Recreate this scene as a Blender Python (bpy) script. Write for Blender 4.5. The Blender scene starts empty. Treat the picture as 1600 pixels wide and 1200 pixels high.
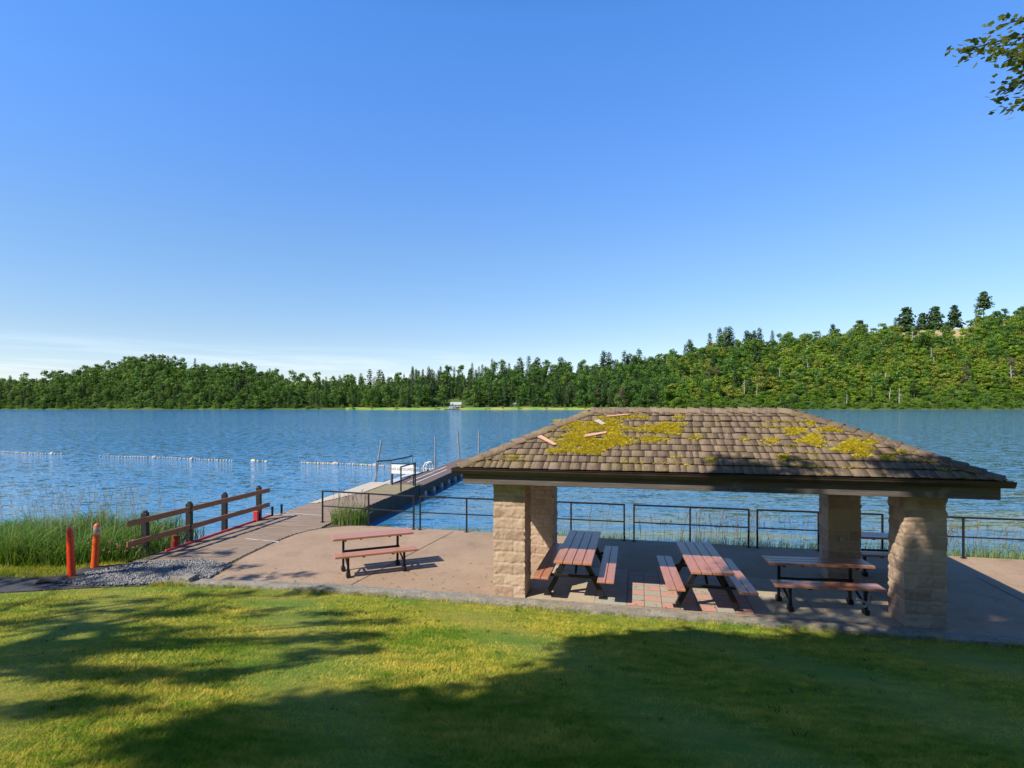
import bpy, bmesh, math, random
import numpy as np
from mathutils import Vector, Matrix
random.seed(7)
RNG = np.random.default_rng(7)
R = math.radians
S = bpy.context.scene
COL = S.collection

# ------------------------------------------------------------------ camera, sky, sun, exposure
CH, FPX, HY = 3.5, 890.0, 633.0           # eye height over the pavement, focal length and horizon row on a 1600 px wide frame
cd = bpy.data.cameras.new('camera'); cam = bpy.data.objects.new('camera', cd); COL.objects.link(cam)
cam.location = (0, 0, CH); cam.rotation_euler = (R(90), 0, 0)
cd.sensor_width = 36; cd.lens = FPX / 1600 * 36; cd.shift_y = (HY - 600) / 1600
cd.clip_start = .1; cd.clip_end = 6000
S.camera = cam

SX, SY = .832, .614                       # horizontal run of a shadow per metre of height
ELEV = math.atan2(1, math.hypot(SX, SY)); AZ = math.atan2(-SX, -SY)
w = bpy.data.worlds.new('World'); S.world = w; w.use_nodes = True
nt = w.node_tree; nt.nodes.clear()
def N(t, kind, **kw):
    n = t.nodes.new(kind)
    for k, v in kw.items():
        if k in n.inputs: n.inputs[k].default_value = v
        else: setattr(n, k, v)
    return n
def math_node(t, op, a, b=None, clamp=False):
    n = t.nodes.new('ShaderNodeMath'); n.operation = op; n.use_clamp = clamp
    for i, x in enumerate((a, b)):
        if x is None: continue
        if isinstance(x, (int, float)): n.inputs[i].default_value = x
        else: t.links.new(x, n.inputs[i])
    return n.outputs[0]
def maprange(t, x, a, b, c=0., d=1.):
    n = t.nodes.new('ShaderNodeMapRange'); t.links.new(x, n.inputs[0])
    for i, v in enumerate((a, b, c, d)): n.inputs[i + 1].default_value = v
    return n.outputs[0]
def mix(t, fac, a, b, blend='MIX'):
    n = t.nodes.new('ShaderNodeMix'); n.data_type = 'RGBA'; n.blend_type = blend
    for sock, x in ((n.inputs[0], fac), (n.inputs[6], a), (n.inputs[7], b)):
        if isinstance(x, (int, float)): sock.default_value = x
        elif isinstance(x, tuple): sock.default_value = (*x, 1) if len(x) == 3 else x
        else: t.links.new(x, sock)
    return n.outputs[2]
sky = N(nt, 'ShaderNodeTexSky'); sky.sky_type = 'NISHITA'; sky.sun_disc = False
sky.sun_elevation = ELEV; sky.sun_rotation = AZ % (2 * math.pi)
sky.air_density = 1.1; sky.dust_density = .1; sky.ozone_density = 3.2; sky.altitude = 100
hs = N(nt, 'ShaderNodeHueSaturation'); hs.inputs['Saturation'].default_value = 1.12
nt.links.new(sky.outputs[0], hs.inputs['Color'])
tcw = N(nt, 'ShaderNodeTexCoord'); sep = N(nt, 'ShaderNodeSeparateXYZ'); nt.links.new(tcw.outputs['Generated'], sep.inputs[0])
az = math_node(nt, 'ARCTAN2', sep.outputs[0], sep.outputs[1])          # radians, 0 = +Y
cmb = N(nt, 'ShaderNodeCombineXYZ')
tilt = math_node(nt, 'ADD', sep.outputs[2], math_node(nt, 'MULTIPLY', az, .03))
nt.links.new(az, cmb.inputs[0]); nt.links.new(tilt, cmb.inputs[1])
mp = N(nt, 'ShaderNodeMapping'); mp.inputs['Scale'].default_value = (2.6, 46, 1); nt.links.new(cmb.outputs[0], mp.inputs[0])
cn = N(nt, 'ShaderNodeTexNoise'); cn.inputs['Scale'].default_value = 1.; cn.inputs['Detail'].default_value = 7; cn.inputs['Roughness'].default_value = .62; cn.inputs['Distortion'].default_value = .5
nt.links.new(mp.outputs[0], cn.inputs['Vector'])
streak = maprange(nt, cn.outputs[0], .47, .66)
band = math_node(nt, 'MULTIPLY', maprange(nt, sep.outputs[2], .02, .05), maprange(nt, sep.outputs[2], .10, .065))
side = maprange(nt, az, .12, -.12)
cl = math_node(nt, 'MULTIPLY', math_node(nt, 'MULTIPLY', streak, band), side, True)
cl = math_node(nt, 'MULTIPLY', cl, .6)
ramp = N(nt, 'ShaderNodeValToRGB'); nt.links.new(sep.outputs[2], ramp.inputs[0])      # deep polarised blue higher up, unseen zenith dimmed to deepen the shade
el = ramp.color_ramp.elements; el[0].position = .0; el[0].color = (.485, .49, .62, 1); el[1].position = 1.; el[1].color = (.16, .26, .42, 1)
for p_, c_ in ((.115, (.51, .50, .545)), (.25, (.55, .59, .655)), (.40, (.54, .67, .87)), (.56, (.50, .74, 1.0)), (.68, (.34, .50, .72)), (.8, (.2, .32, .5))):
    e_ = el.new(p_); e_.color = (*c_, 1)
tint = N(nt, 'ShaderNodeVectorMath', operation='SCALE'); nt.links.new(ramp.outputs[0], tint.inputs[0]); tint.inputs['Scale'].default_value = 2.08
skyt = mix(nt, 1., hs.outputs[0], tint.outputs[0], 'MULTIPLY')
skyc = mix(nt, cl, skyt, (7.6, 8.3, 9.0))
bg = N(nt, 'ShaderNodeBackground', Strength=.105); nt.links.new(skyc, bg.inputs[0])
wo = N(nt, 'ShaderNodeOutputWorld'); nt.links.new(bg.outputs[0], wo.inputs[0])

sd = bpy.data.lights.new('sun', 'SUN'); sd.energy = 5.0; sd.angle = R(.53); sd.color = (1, .93, .80)
sun = bpy.data.objects.new('sun', sd); COL.objects.link(sun); sun.location = (-20, -15, 30)
sun.rotation_euler = Vector((SX, SY, -1)).to_track_quat('-Z', 'Y').to_euler()
S.view_settings.view_transform = 'Standard'; S.view_settings.look = 'None'
S.view_settings.exposure = .35; S.view_settings.gamma = 1

# ------------------------------------------------------------------ helpers
def P(px, py, z=0.):
    """the world point at height z seen at a pixel of the 1600 x 1200 photograph"""
    y = FPX * (CH - z) / (py - HY)
    return Vector(((px - 800) / FPX * y, y, z))
def mesh_np(name, V, F, mats=(), attrs=None, midx=None, smooth=False):
    V = np.asarray(V, np.float32); F = np.asarray(F, np.int32)
    me = bpy.data.meshes.new(name); n, k = F.shape
    me.vertices.add(len(V)); me.vertices.foreach_set('co', V.ravel())
    me.loops.add(n * k); me.loops.foreach_set('vertex_index', F.ravel())
    me.polygons.add(n); me.polygons.foreach_set('loop_start', np.arange(0, n * k, k, dtype=np.int32))
    if midx is not None: me.polygons.foreach_set('material_index', np.asarray(midx, np.int32))
    if smooth: me.polygons.foreach_set('use_smooth', np.ones(n, bool))
    for m in mats: me.materials.append(m)
    for nm, a in (attrs or {}).items():
        at = me.attributes.new(nm, 'FLOAT', 'POINT'); at.data.foreach_set('value', np.asarray(a, np.float32))
    me.update(calc_edges=True); me.validate()
    return me
def link(name, me, parent=None):
    o = bpy.data.objects.new(name, me); COL.objects.link(o)
    if parent is not None: o.parent = parent
    return o
def tag(o, label=None, cat=None, group=None, kind=None):
    for k, v in (('label', label), ('category', cat), ('group', group), ('kind', kind)):
        if v: o[k] = v
    return o
def thing(name, label, cat, loc=(0, 0, 0), rz=0, group=None):
    o = bpy.data.objects.new(name, None); COL.objects.link(o); o.empty_display_size = .2
    o.location = loc; o.rotation_euler = (0, 0, rz)
    return tag(o, label, cat, group)
def copy_tree(o, parent=None):
    c = o.copy(); COL.objects.link(c)
    if parent is not None: c.parent = parent
    for ch in list(o.children): copy_tree(ch, c)
    return c
class MB:
    def __init__(s): s.v = []; s.f = []; s.m = []
    def add(s, vs, fs, mi=0):
        b = len(s.v); s.v += [tuple(x) for x in vs]; s.f += [tuple(b + i for i in q) for q in fs]; s.m += [mi] * len(fs); return s
    def box(s, x0, x1, y0, y1, z0, z1, M=None, mi=0):
        vs = [Vector(p) for p in ((x0,y0,z0),(x1,y0,z0),(x1,y1,z0),(x0,y1,z0),(x0,y0,z1),(x1,y0,z1),(x1,y1,z1),(x0,y1,z1))]
        if M is not None: vs = [M @ p for p in vs]
        return s.add(vs, [(0,3,2,1),(4,5,6,7),(0,1,5,4),(1,2,6,5),(2,3,7,6),(3,0,4,7)], mi)
    def bar(s, a, b, w, h=None, up=(0,0,1), mi=0):
        """a square bar from a to b, w wide and h high"""
        a, b = Vector(a), Vector(b); h = h or w; d = (b - a); L = d.length; d = d / L; up = Vector(up)
        if abs(d.dot(up)) > .98: up = Vector((0, 1, 0))
        x = d.cross(up).normalized(); y = x.cross(d)
        M = Matrix((( x.x, d.x, y.x, a.x), (x.y, d.y, y.y, a.y), (x.z, d.z, y.z, a.z), (0, 0, 0, 1)))
        return s.box(-w/2, w/2, 0, L, -h/2, h/2, M, mi)
    def tube(s, pts, rs, n=8, mi=0, cap=True):
        pts = [Vector(p) for p in pts]
        if not isinstance(rs, (list, tuple)): rs = [rs] * len(pts)
        rings = []
        for i, p in enumerate(pts):
            d = (pts[min(i+1, len(pts)-1)] - pts[max(i-1, 0)]).normalized()
            u = d.cross(Vector((0, 0, 1)) if abs(d.z) < .95 else Vector((0, 1, 0))).normalized(); v = d.cross(u)
            rings.append([p + (u * math.cos(t) + v * math.sin(t)) * rs[i] for t in (2*math.pi*k/n for k in range(n))])
        vs = [q for r in rings for q in r]; fs = []
        for i in range(len(pts) - 1):
            for k in range(n): fs.append((i*n+k, i*n+(k+1)%n, (i+1)*n+(k+1)%n, (i+1)*n+k))
        if cap: fs += [tuple(range(n))[::-1], tuple((len(pts)-1)*n + k for k in range(n))]
        return s.add(vs, fs, mi)
    def lathe(s, prof, c=(0, 0, 0), n=16, mi=0, axis='z'):
        vs = []
        for r, z in prof:
            for k in range(n):
                t = 2*math.pi*k/n; q = (r*math.cos(t), r*math.sin(t), z)
                if axis == 'x': q = (z, q[0], q[1])
                vs.append((c[0]+q[0], c[1]+q[1], c[2]+q[2]))
        fs = [(i*n+k, i*n+(k+1)%n, (i+1)*n+(k+1)%n, (i+1)*n+k) for i in range(len(prof)-1) for k in range(n)]
        fs += [tuple(range(n))[::-1], tuple((len(prof)-1)*n+k for k in range(n))]
        return s.add(vs, fs, mi)
    def build(s, name, mats, parent=None, bevel=0., smooth=False, seg=1):
        me = bpy.data.meshes.new(name); me.from_pydata(s.v, [], s.f)
        if not isinstance(mats, (list, tuple)): mats = [mats]
        for m in mats: me.materials.append(m)
        me.polygons.foreach_set('material_index', s.m)
        bm = bmesh.new(); bm.from_mesh(me); bmesh.ops.recalc_face_normals(bm, faces=bm.faces)
        if bevel: bmesh.ops.bevel(bm, geom=bm.edges[:], offset=bevel, segments=seg, affect='EDGES', clamp_overlap=True)
        if smooth:
            for f in bm.faces: f.smooth = True
        bm.to_mesh(me); bm.free()
        if smooth: me.set_sharp_from_angle(angle=R(45))
        return link(name, me, parent)

# ------------------------------------------------------------------ materials
def material(name):
    m = bpy.data.materials.new(name); m.use_nodes = True; t = m.node_tree
    return m, t, t.nodes['Principled BSDF']
def noise(t, vec, scale, detail=5, rough=.55, dist=0.):
    n = N(t, 'ShaderNodeTexNoise', Scale=scale, Detail=detail, Roughness=rough, Distortion=dist)
    if vec is not None: t.links.new(vec, n.inputs['Vector'])
    return n.outputs[0]
def coords(t, which='Object', scale=None):
    c = N(t, 'ShaderNodeTexCoord').outputs[which]
    if scale:
        mp = N(t, 'ShaderNodeMapping'); mp.inputs['Scale'].default_value = scale; t.links.new(c, mp.inputs[0]); c = mp.outputs[0]
    return c
def worldpos(t, scale=None):
    c = N(t, 'ShaderNodeNewGeometry').outputs['Position']
    if scale:
        mp = N(t, 'ShaderNodeMapping'); mp.inputs['Scale'].default_value = scale; t.links.new(c, mp.inputs[0]); c = mp.outputs[0]
    return c
def bump(t, b, h, strength, dist=.01):
    n = N(t, 'ShaderNodeBump', Strength=strength, Distance=dist); t.links.new(h, n.inputs['Height']); t.links.new(n.outputs[0], b.inputs['Normal'])
def simple(name, c0, c1, scale=6., rough=.7, metal=0., bs=.25, bd=.006, stretch=None, spot=None, pos='Object', spec=.5):
    m, t, b = material(name)
    v = coords(t, pos, stretch)
    a = noise(t, v, scale, 8, .62); f = noise(t, v, scale * 9, 4)
    k = maprange(t, a, .32, .68)
    c = mix(t, k, c0, c1)
    c = mix(t, maprange(t, f, .35, .7, 0, .35), c, tuple(x * .55 for x in c0))
    if spot:
        sp = maprange(t, noise(t, coords(t, pos), spot[0], 6, .7), spot[1], spot[1] + .12)
        c = mix(t, sp, c, spot[2])
    t.links.new(c, b.inputs['Base Color']); b.inputs['Roughness'].default_value = rough; b.inputs['Metallic'].default_value = metal
    b.inputs['Specular IOR Level'].default_value = spec
    if bs: bump(t, b, math_node(t, 'ADD', a, math_node(t, 'MULTIPLY', f, .5)), bs, bd)
    return m
M = {}
M['red_plank'] = simple('red_recycled_plank', (.41, .160, .088), (.55, .245, .145), 3, .33, spec=.75, bs=.18, bd=.004, stretch=(1, 9, 9), spot=(7, .60, (.36, .20, .155)))
M['black_metal'] = simple('black_painted_steel', (.010, .010, .011), (.018, .017, .017), 5, .45, .0, spec=.35, bs=.1, bd=.002, spot=(14, .70, (.06, .035, .02)))
M['grey_metal'] = simple('weathered_galvanised_steel', (.33, .34, .34), (.45, .45, .44), 7, .45, .6, bs=.1, bd=.002, spot=(9, .64, (.25, .2, .15)))
M['white_paint'] = simple('white_paint', (.72, .73, .72), (.8, .8, .79), 4, .5, bs=.05)
M['dark_wood'] = simple('dark_stained_beam', (.040, .029, .024), (.075, .055, .043), 3, .7, bs=.35, bd=.006, stretch=(.8, 9, 9), spot=(3, .63, (.15, .12, .10)))
M['brown_rail'] = simple('brown_stained_board', (.27, .105, .042), (.37, .165, .075), 3, .62, bs=.3, bd=.005, stretch=(9, .9, 9), spot=(6, .68, (.26, .17, .11)))
M['tar_post'] = simple('tarred_post', (.016, .019, .018), (.04, .042, .038), 6, .75, bs=.5, bd=.01, stretch=(6, 6, .8))
M['fascia'] = simple('weathered_fascia_board', (.085, .068, .058), (.17, .14, .122), 3, .7, bs=.35, bd=.006, stretch=(.6, 9, 9), spot=(2, .60, (.24, .21, .19)))
M['gutter'] = simple('brown_gutter_paint', (.036, .024, .019), (.06, .042, .033), 4, .38, bs=.06, spot=(12, .66, (.2, .17, .13)))
M['concrete'] = simple('weathered_concrete', (.29, .25, .20), (.40, .35, .285), 2.2, .9, bs=.5, bd=.008, spot=(7, .58, (.15, .14, .115)))
M['kerb'] = simple('rough_exposed_concrete', (.21, .185, .15), (.36, .32, .26), 3.5, .95, bs=.9, bd=.018, spot=(16, .54, (.09, .085, .07)))
M['asphalt'] = simple('old_asphalt', (.045, .045, .046), (.075, .074, .073), 8, .9, bs=.6, bd=.008)
M['orange'] = simple('orange_plastic', (.72, .085, .012), (.80, .12, .02), 3, .42, bs=.04, spot=(9, .70, (.42, .07, .02)))
M['red_orange'] = simple('red_orange_plastic', (.66, .030, .010), (.76, .055, .016), 3, .4, bs=.04, spot=(9, .70, (.4, .04, .02)))
M['silver_band'] = simple('silver_reflective_tape', (.36, .37, .35), (.48, .48, .46), 8, .35, .3, bs=.03)
M['rubber'] = simple('black_rubber', (.02, .02, .021), (.045, .044, .043), 7, .8, bs=.4)
M['red_paint'] = simple('red_paint', (.55, .03, .045), (.66, .07, .07), 6, .55, bs=.2, spot=(10, .62, (.3, .1, .06)))
M['rust_red'] = simple('rusty_red_steel', (.24, .032, .018), (.36, .06, .03), 6, .7, bs=.4, spot=(8, .55, (.11, .035, .02)))
M['deck_grey'] = simple('weathered_deck_board', (.17, .118, .082), (.43, .31, .215), 2.2, .85, bs=.6, bd=.008, stretch=(.35, 9, 9), spot=(2.2, .60, (.16, .12, .09)))
M['deck_pale'] = simple('pale_new_board', (.50, .42, .31), (.60, .52, .40), 2.5, .8, bs=.3, bd=.005, stretch=(.8, 9, 9), spot=(3, .62, (.35, .28, .19)))
M['deck_moss'] = simple('mossy_deck_board', (.24, .20, .105), (.33, .27, .15), 1.6, .9, bs=.4, stretch=(.8, 5, 5), spot=(4, .56, (.2, .19, .07)))
M['dock_brown'] = simple('brown_dock_board', (.13, .085, .065), (.20, .135, .10), 2.2, .8, bs=.4, stretch=(.8, 8, 8))
M['dock_side'] = simple('dark_wet_timber', (.020, .020, .018), (.05, .046, .038), 2.5, .7, bs=.4, spot=(1.5, .58, (.035, .045, .015)))
M['alu'] = simple('pale_aluminium_plate', (.55, .57, .60), (.66, .68, .70), 3, .5, .2, bs=.06)
M['float'] = simple('weathered_white_float', (.34, .30, .24), (.50, .46, .40), 9, .7, bs=.1, spot=(12, .6, (.40, .27, .16)))
M['yellow_float'] = simple('faded_yellow_float', (.55, .42, .20), (.66, .55, .33), 9, .5, bs=.1)
M['rope'] = simple('wet_rope', (.12, .10, .08), (.2, .17, .13), 30, .9, bs=.3)
M['bark'] = simple('grey_bark', (.07, .055, .042), (.15, .12, .09), 5, .95, bs=.9, bd=.03, stretch=(3, 3, .6))
M['snag'] = simple('bleached_dead_wood', (.34, .29, .24), (.46, .41, .35), 2, .9, bs=.3)
M['soil'] = simple('bank_soil', (.055, .045, .03), (.10, .085, .05), 3, .95, bs=.6, bd=.03, pos='Object')
M['loose'] = simple('fresh_cedar', (.56, .30, .21), (.64, .38, .27), 6, .8, bs=.2, stretch=(1, 8, 8))
M['loose_grey'] = simple('grey_cedar', (.42, .36, .32), (.5, .44, .4), 6, .8, bs=.2, stretch=(1, 8, 8))
M['house_white'] = simple('white_siding', (.34, .33, .30), (.42, .41, .38), 1, .7, bs=0)
M['house_roof'] = simple('pale_green_roof', (.36, .42, .36), (.43, .49, .43), .6, .7, bs=0)
M['house_dark'] = simple('dark_opening', (.03, .03, .035), (.05, .05, .05), .6, .4, bs=0)

def leafy(name, dark, light, dry, rough=.55, transl=.36):
    """leaves: per-leaf 'tint' and a per-object random shift choose between dark, light and dry greens"""
    m, t, b = material(name)
    at = N(t, 'ShaderNodeAttribute', attribute_name='tint').outputs['Fac']
    oi = N(t, 'ShaderNodeObjectInfo').outputs['Random']
    k = math_node(t, 'ADD', math_node(t, 'MULTIPLY', at, .60), math_node(t, 'MULTIPLY', oi, .58))
    c = mix(t, maprange(t, k, .12, .72), dark, light)
    c = mix(t, maprange(t, k, .80, 1.05), c, dry)
    t.links.new(c, b.inputs['Base Color']); b.inputs['Roughness'].default_value = rough; b.inputs['Specular IOR Level'].default_value = .3
    if transl:
        tr = N(t, 'ShaderNodeBsdfTranslucent'); t.links.new(mix(t, .5, c, (.30, .34, .02)), tr.inputs[0])
        ms = N(t, 'ShaderNodeMixShader', Fac=transl); t.links.new(b.outputs[0], ms.inputs[1]); t.links.new(tr.outputs[0], ms.inputs[2])
        t.links.new(ms.outputs[0], t.nodes['Material Output'].inputs['Surface'])
    return m
M['broadleaf'] = leafy('broadleaf_foliage', (.026, .080, .014), (.105, .215, .030), (.19, .25, .04))
M['conifer'] = leafy('conifer_foliage', (.018, .046, .016), (.055, .105, .028), (.09, .13, .035), transl=.2)
M['thicket'] = leafy('sunny_thicket', (.060, .150, .012), (.185, .310, .022), (.30, .31, .045))
M['browning'] = leafy('browning_foliage', (.10, .10, .04), (.19, .16, .075), (.26, .2, .12))
M['reed'] = leafy('reed_leaf', (.030, .095, .012), (.110, .245, .030), (.17, .24, .05), transl=.3)
M['seed'] = leafy('seed_head', (.14, .11, .09), (.27, .22, .16), (.45, .38, .28), transl=.3)
M['shore_blade'] = leafy('shore_grass_blade', (.10, .20, .03), (.23, .35, .07), (.42, .38, .16), transl=.3)
M['moss'] = leafy('yellow_moss', (.42, .35, .022), (.74, .61, .05), (.78, .65, .12), rough=.9, transl=.15)
M['flower'] = simple('pink_flower', (.5, .2, .24), (.6, .3, .32), 5, .7, bs=0)
M['shade_leaf'] = leafy('maple_leaf', (.05, .10, .012), (.17, .22, .035), (.38, .34, .10), rough=.35, transl=.35)

# grass blades of the lawn: hue follows dry and lush patches of the turf itself
m, t, b = material('turf_blade'); M['turf'] = m
at = N(t, 'ShaderNodeAttribute', attribute_name='tint').outputs['Fac']
wp = worldpos(t, (1, 1, .1))
pat = noise(t, worldpos(t, (.4, 1.0, .1)), 1.1, 6, .68); pat2 = noise(t, worldpos(t, (.6, 1., .1)), 7.5, 4, .65)
k = math_node(t, 'ADD', math_node(t, 'MULTIPLY', pat, .8), math_node(t, 'MULTIPLY', pat2, .7))
dryk = maprange(t, k, .62, .90)
c = mix(t, dryk, (.20, .37, .018), (.66, .55, .045))
c = mix(t, math_node(t, 'MULTIPLY', at, .75), c, mix(t, dryk, (.06, .15, .010), (.90, .68, .17)))
t.links.new(c, b.inputs['Base Color']); b.inputs['Roughness'].default_value = .6; b.inputs['Specular IOR Level'].default_value = .12
tr = N(t, 'ShaderNodeBsdfTranslucent'); t.links.new(mix(t, .5, c, (.30, .30, .02)), tr.inputs[0])
ms = N(t, 'ShaderNodeMixShader', Fac=.36); t.links.new(b.outputs[0], ms.inputs[1]); t.links.new(tr.outputs[0], ms.inputs[2])
t.links.new(ms.outputs[0], t.nodes['Material Output'].inputs['Surface'])
m, t, b = material('lawn_soil'); M['lawn'] = m
pat = noise(t, worldpos(t, (.55, 1.0, .1)), .75, 5, .6); fine = noise(t, worldpos(t), 60, 4, .7)
c = mix(t, maprange(t, pat, .4, .6), (.14, .25, .016), (.38, .33, .035)); c = mix(t, maprange(t, fine, .35, .65, 0, .5), c, (.06, .10, .012))
t.links.new(c, b.inputs['Base Color']); b.inputs['Roughness'].default_value = .95; bump(t, b, fine, .8, .03)

m, t, b = material('exposed_aggregate_pavement'); M['pavement'] = m
wp = worldpos(t)
big = noise(t, wp, .55, 5, .6); fine = noise(t, wp, 70, 3, .8); mid = noise(t, wp, 6, 6, .65)
vo = N(t, 'ShaderNodeTexVoronoi', Scale=110.); t.links.new(wp, vo.inputs['Vector'])
c = mix(t, maprange(t, big, .3, .7), (.295, .190, .110), (.415, .278, .168))
c = mix(t, maprange(t, mid, .55, .75, 0, .5), c, (.23, .15, .11))
hsv = N(t, 'ShaderNodeSeparateColor'); t.links.new(vo.outputs['Color'], hsv.inputs[0])
c = mix(t, maprange(t, hsv.outputs[0], .55, .95, 0, .45), c, (.48, .38, .29)); c = mix(t, maprange(t, hsv.outputs[1], .6, .95, 0, .5), c, (.16, .115, .09))
st = maprange(t, noise(t, wp, 1.3, 8, .72), .54, .72, 0, .6); c = mix(t, st, c, (.16, .115, .085))
t.links.new(c, b.inputs['Base Color']); b.inputs['Roughness'].default_value = .88; bump(t, b, vo.outputs['Distance'], .35, .006)

m, t, b = material('chequered_pavers'); M['pavers'] = m
oc = coords(t, 'Object'); TS = .30
sx = N(t, 'ShaderNodeSeparateXYZ'); t.links.new(oc, sx.inputs[0])
fx = math_node(t, 'DIVIDE', sx.outputs[0], TS); fy = math_node(t, 'DIVIDE', sx.outputs[1], TS)
chk = math_node(t, 'MODULO', math_node(t, 'ADD', math_node(t, 'FLOOR', fx), math_node(t, 'FLOOR', fy)), 2.)
ex = math_node(t, 'ABSOLUTE', math_node(t, 'SUBTRACT', math_node(t, 'FRACT', fx), .5)); ey = math_node(t, 'ABSOLUTE', math_node(t, 'SUBTRACT', math_node(t, 'FRACT', fy), .5))
gap = maprange(t, math_node(t, 'MAXIMUM', ex, ey), .475, .492)
wn = N(t, 'ShaderNodeTexWhiteNoise'); cb = N(t, 'ShaderNodeCombineXYZ'); t.links.new(math_node(t, 'FLOOR', fx), cb.inputs[0]); t.links.new(math_node(t, 'FLOOR', fy), cb.inputs[1]); t.links.new(cb.outputs[0], wn.inputs['Vector'])
c = mix(t, chk, (.50, .25, .19), (.33, .32, .255))
c = mix(t, math_node(t, 'MULTIPLY', wn.outputs[0], .35), c, (.44, .34, .27))
mott = noise(t, oc, 14, 6, .7); c = mix(t, maprange(t, mott, .45, .7, 0, .4), c, (.22, .16, .12)); c = mix(t, gap, c, (.07, .06, .045))
t.links.new(c, b.inputs['Base Color']); b.inputs['Roughness'].default_value = .9
bump(t, b, math_node(t, 'SUBTRACT', mott, gap), .5, .008)

m, t, b = material('split_face_block'); M['block'] = m
oc = coords(t, 'Object'); at = N(t, 'ShaderNodeAttribute', attribute_name='tint').outputs['Fac']; jt = N(t, 'ShaderNodeAttribute', attribute_name='joint').outputs['Fac']
n1 = noise(t, oc, 9, 8, .7); n2 = noise(t, oc, 75, 4, .8)
c = mix(t, at, (.325, .205, .145), (.50, .365, .25)); c = mix(t, maprange(t, n1, .4, .7, 0, .45), c, (.56, .43, .30))
c = mix(t, maprange(t, n2, .55, .8, 0, .5), c, (.19, .13, .095)); c = mix(t, math_node(t, 'MULTIPLY', jt, .6), c, (.50, .40, .31))
t.links.new(c, b.inputs['Base Color']); b.inputs['Roughness'].default_value = .95
bump(t, b, math_node(t, 'ADD', n1, math_node(t, 'MULTIPLY', n2, .5)), .6, .012)

m, t, b = material('old_cedar_shingle'); M['shingle'] = m
oc = coords(t, 'Object'); at = N(t, 'ShaderNodeAttribute', attribute_name='tint').outputs['Fac']
gr = noise(t, coords(t, 'Object', (38, 3, 3)), 1.6, 6, .7); n1 = noise(t, oc, 2.2, 7, .7); n3 = noise(t, oc, 16, 5, .7)
c = mix(t, at, (.118, .080, .054), (.225, .158, .110)); c = mix(t, maprange(t, gr, .45, .72, 0, .6), c, (.31, .23, .165))
c = mix(t, maprange(t, gr, .5, .3, 0, .6), c, (.045, .033, .026))
c = mix(t, maprange(t, n1, .48, .64, 0, .5), c, (.19, .15, .055))
c = mix(t, maprange(t, math_node(t, 'ADD', math_node(t, 'MULTIPLY', n1, .6), math_node(t, 'MULTIPLY', n3, .5)), .63, .71, 0, .7), c, (.23, .185, .035))
t.links.new(c, b.inputs['Base Color']); b.inputs['Roughness'].default_value = .92; bump(t, b, gr, .35, .006)

m, t, b = material('crushed_gravel'); M['gravel'] = m
rnd = N(t, 'ShaderNodeAttribute', attribute_name='tint').outputs['Fac']; wp = worldpos(t); n1 = noise(t, wp, 40, 4, .8)
c = mix(t, rnd, (.085, .09, .10), (.33, .325, .315)); c = mix(t, maprange(t, n1, .4, .7, 0, .5), c, (.2, .19, .175))
t.links.new(c, b.inputs['Base Color']); b.inputs['Roughness'].default_value = .85; bump(t, b, n1, .5, .01)

m, t, b = material('lake_water'); M['water'] = m
wp = worldpos(t); sp = N(t, 'ShaderNodeSeparateXYZ'); t.links.new(wp, sp.inputs[0])
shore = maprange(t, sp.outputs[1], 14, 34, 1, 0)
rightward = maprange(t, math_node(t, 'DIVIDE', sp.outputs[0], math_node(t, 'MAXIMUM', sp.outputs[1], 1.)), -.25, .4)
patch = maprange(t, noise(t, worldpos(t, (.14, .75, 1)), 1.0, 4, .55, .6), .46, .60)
c = mix(t, math_node(t, 'MULTIPLY', math_node(t, 'MULTIPLY', shore, patch), math_node(t, 'ADD', .35, math_node(t, 'MULTIPLY', rightward, .65))), mix(t, rightward, (.026, .170, .345), (.040, .135, .220)), (.185, .185, .022))  # greener, less blue base to the right: hill reflection put into the colour
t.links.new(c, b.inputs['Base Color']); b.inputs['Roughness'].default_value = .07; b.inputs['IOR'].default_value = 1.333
w1 = noise(t, worldpos(t, (.55, 1.25, 1)), 2.6, 3, .55, .3); w2 = noise(t, worldpos(t, (.6, 1.5, 1)), .75, 3, .5, .5)
w3 = noise(t, worldpos(t, (.22, 1.0, 1)), .55, 2, .4, .4); far = noise(t, worldpos(t, (.05, .14, 1)), .22, 4, .6)
hgt = math_node(t, 'ADD', math_node(t, 'ADD', math_node(t, 'MULTIPLY', w1, .26), math_node(t, 'MULTIPLY', w2, .75)), math_node(t, 'MULTIPLY', w3, 1.1))
gust = maprange(t, far, .3, .7, .55, 1.1)
b.inputs['Specular IOR Level'].default_value = .42; bn = N(t, 'ShaderNodeBump', Distance=.085); t.links.new(gust, bn.inputs['Strength']); t.links.new(hgt, bn.inputs['Height'])
# small facets that tilt every way: their slopes do not fade out with distance
def slope(scale, amp, st):
    nn = N(t, 'ShaderNodeTexNoise', Scale=scale, Detail=2., Roughness=.5); t.links.new(worldpos(t, st), nn.inputs['Vector'])
    v = N(t, 'ShaderNodeVectorMath', operation='SUBTRACT'); t.links.new(nn.outputs['Color'], v.inputs[0]); v.inputs[1].default_value = (.5, .5, .5)
    q = N(t, 'ShaderNodeVectorMath', operation='MULTIPLY'); t.links.new(v.outputs[0], q.inputs[0]); q.inputs[1].default_value = (amp * .95, amp, 0); return q.outputs[0]
a1 = slope(2.4, 1.5, (.5, 1.1, 1)); a2 = slope(7., 1.1, (.7, 1., 1))
vs_ = N(t, 'ShaderNodeVectorMath', operation='ADD'); t.links.new(a1, vs_.inputs[0]); t.links.new(a2, vs_.inputs[1])
fs_ = N(t, 'ShaderNodeVectorMath', operation='SCALE'); t.links.new(vs_.outputs[0], fs_.inputs[0])
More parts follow.
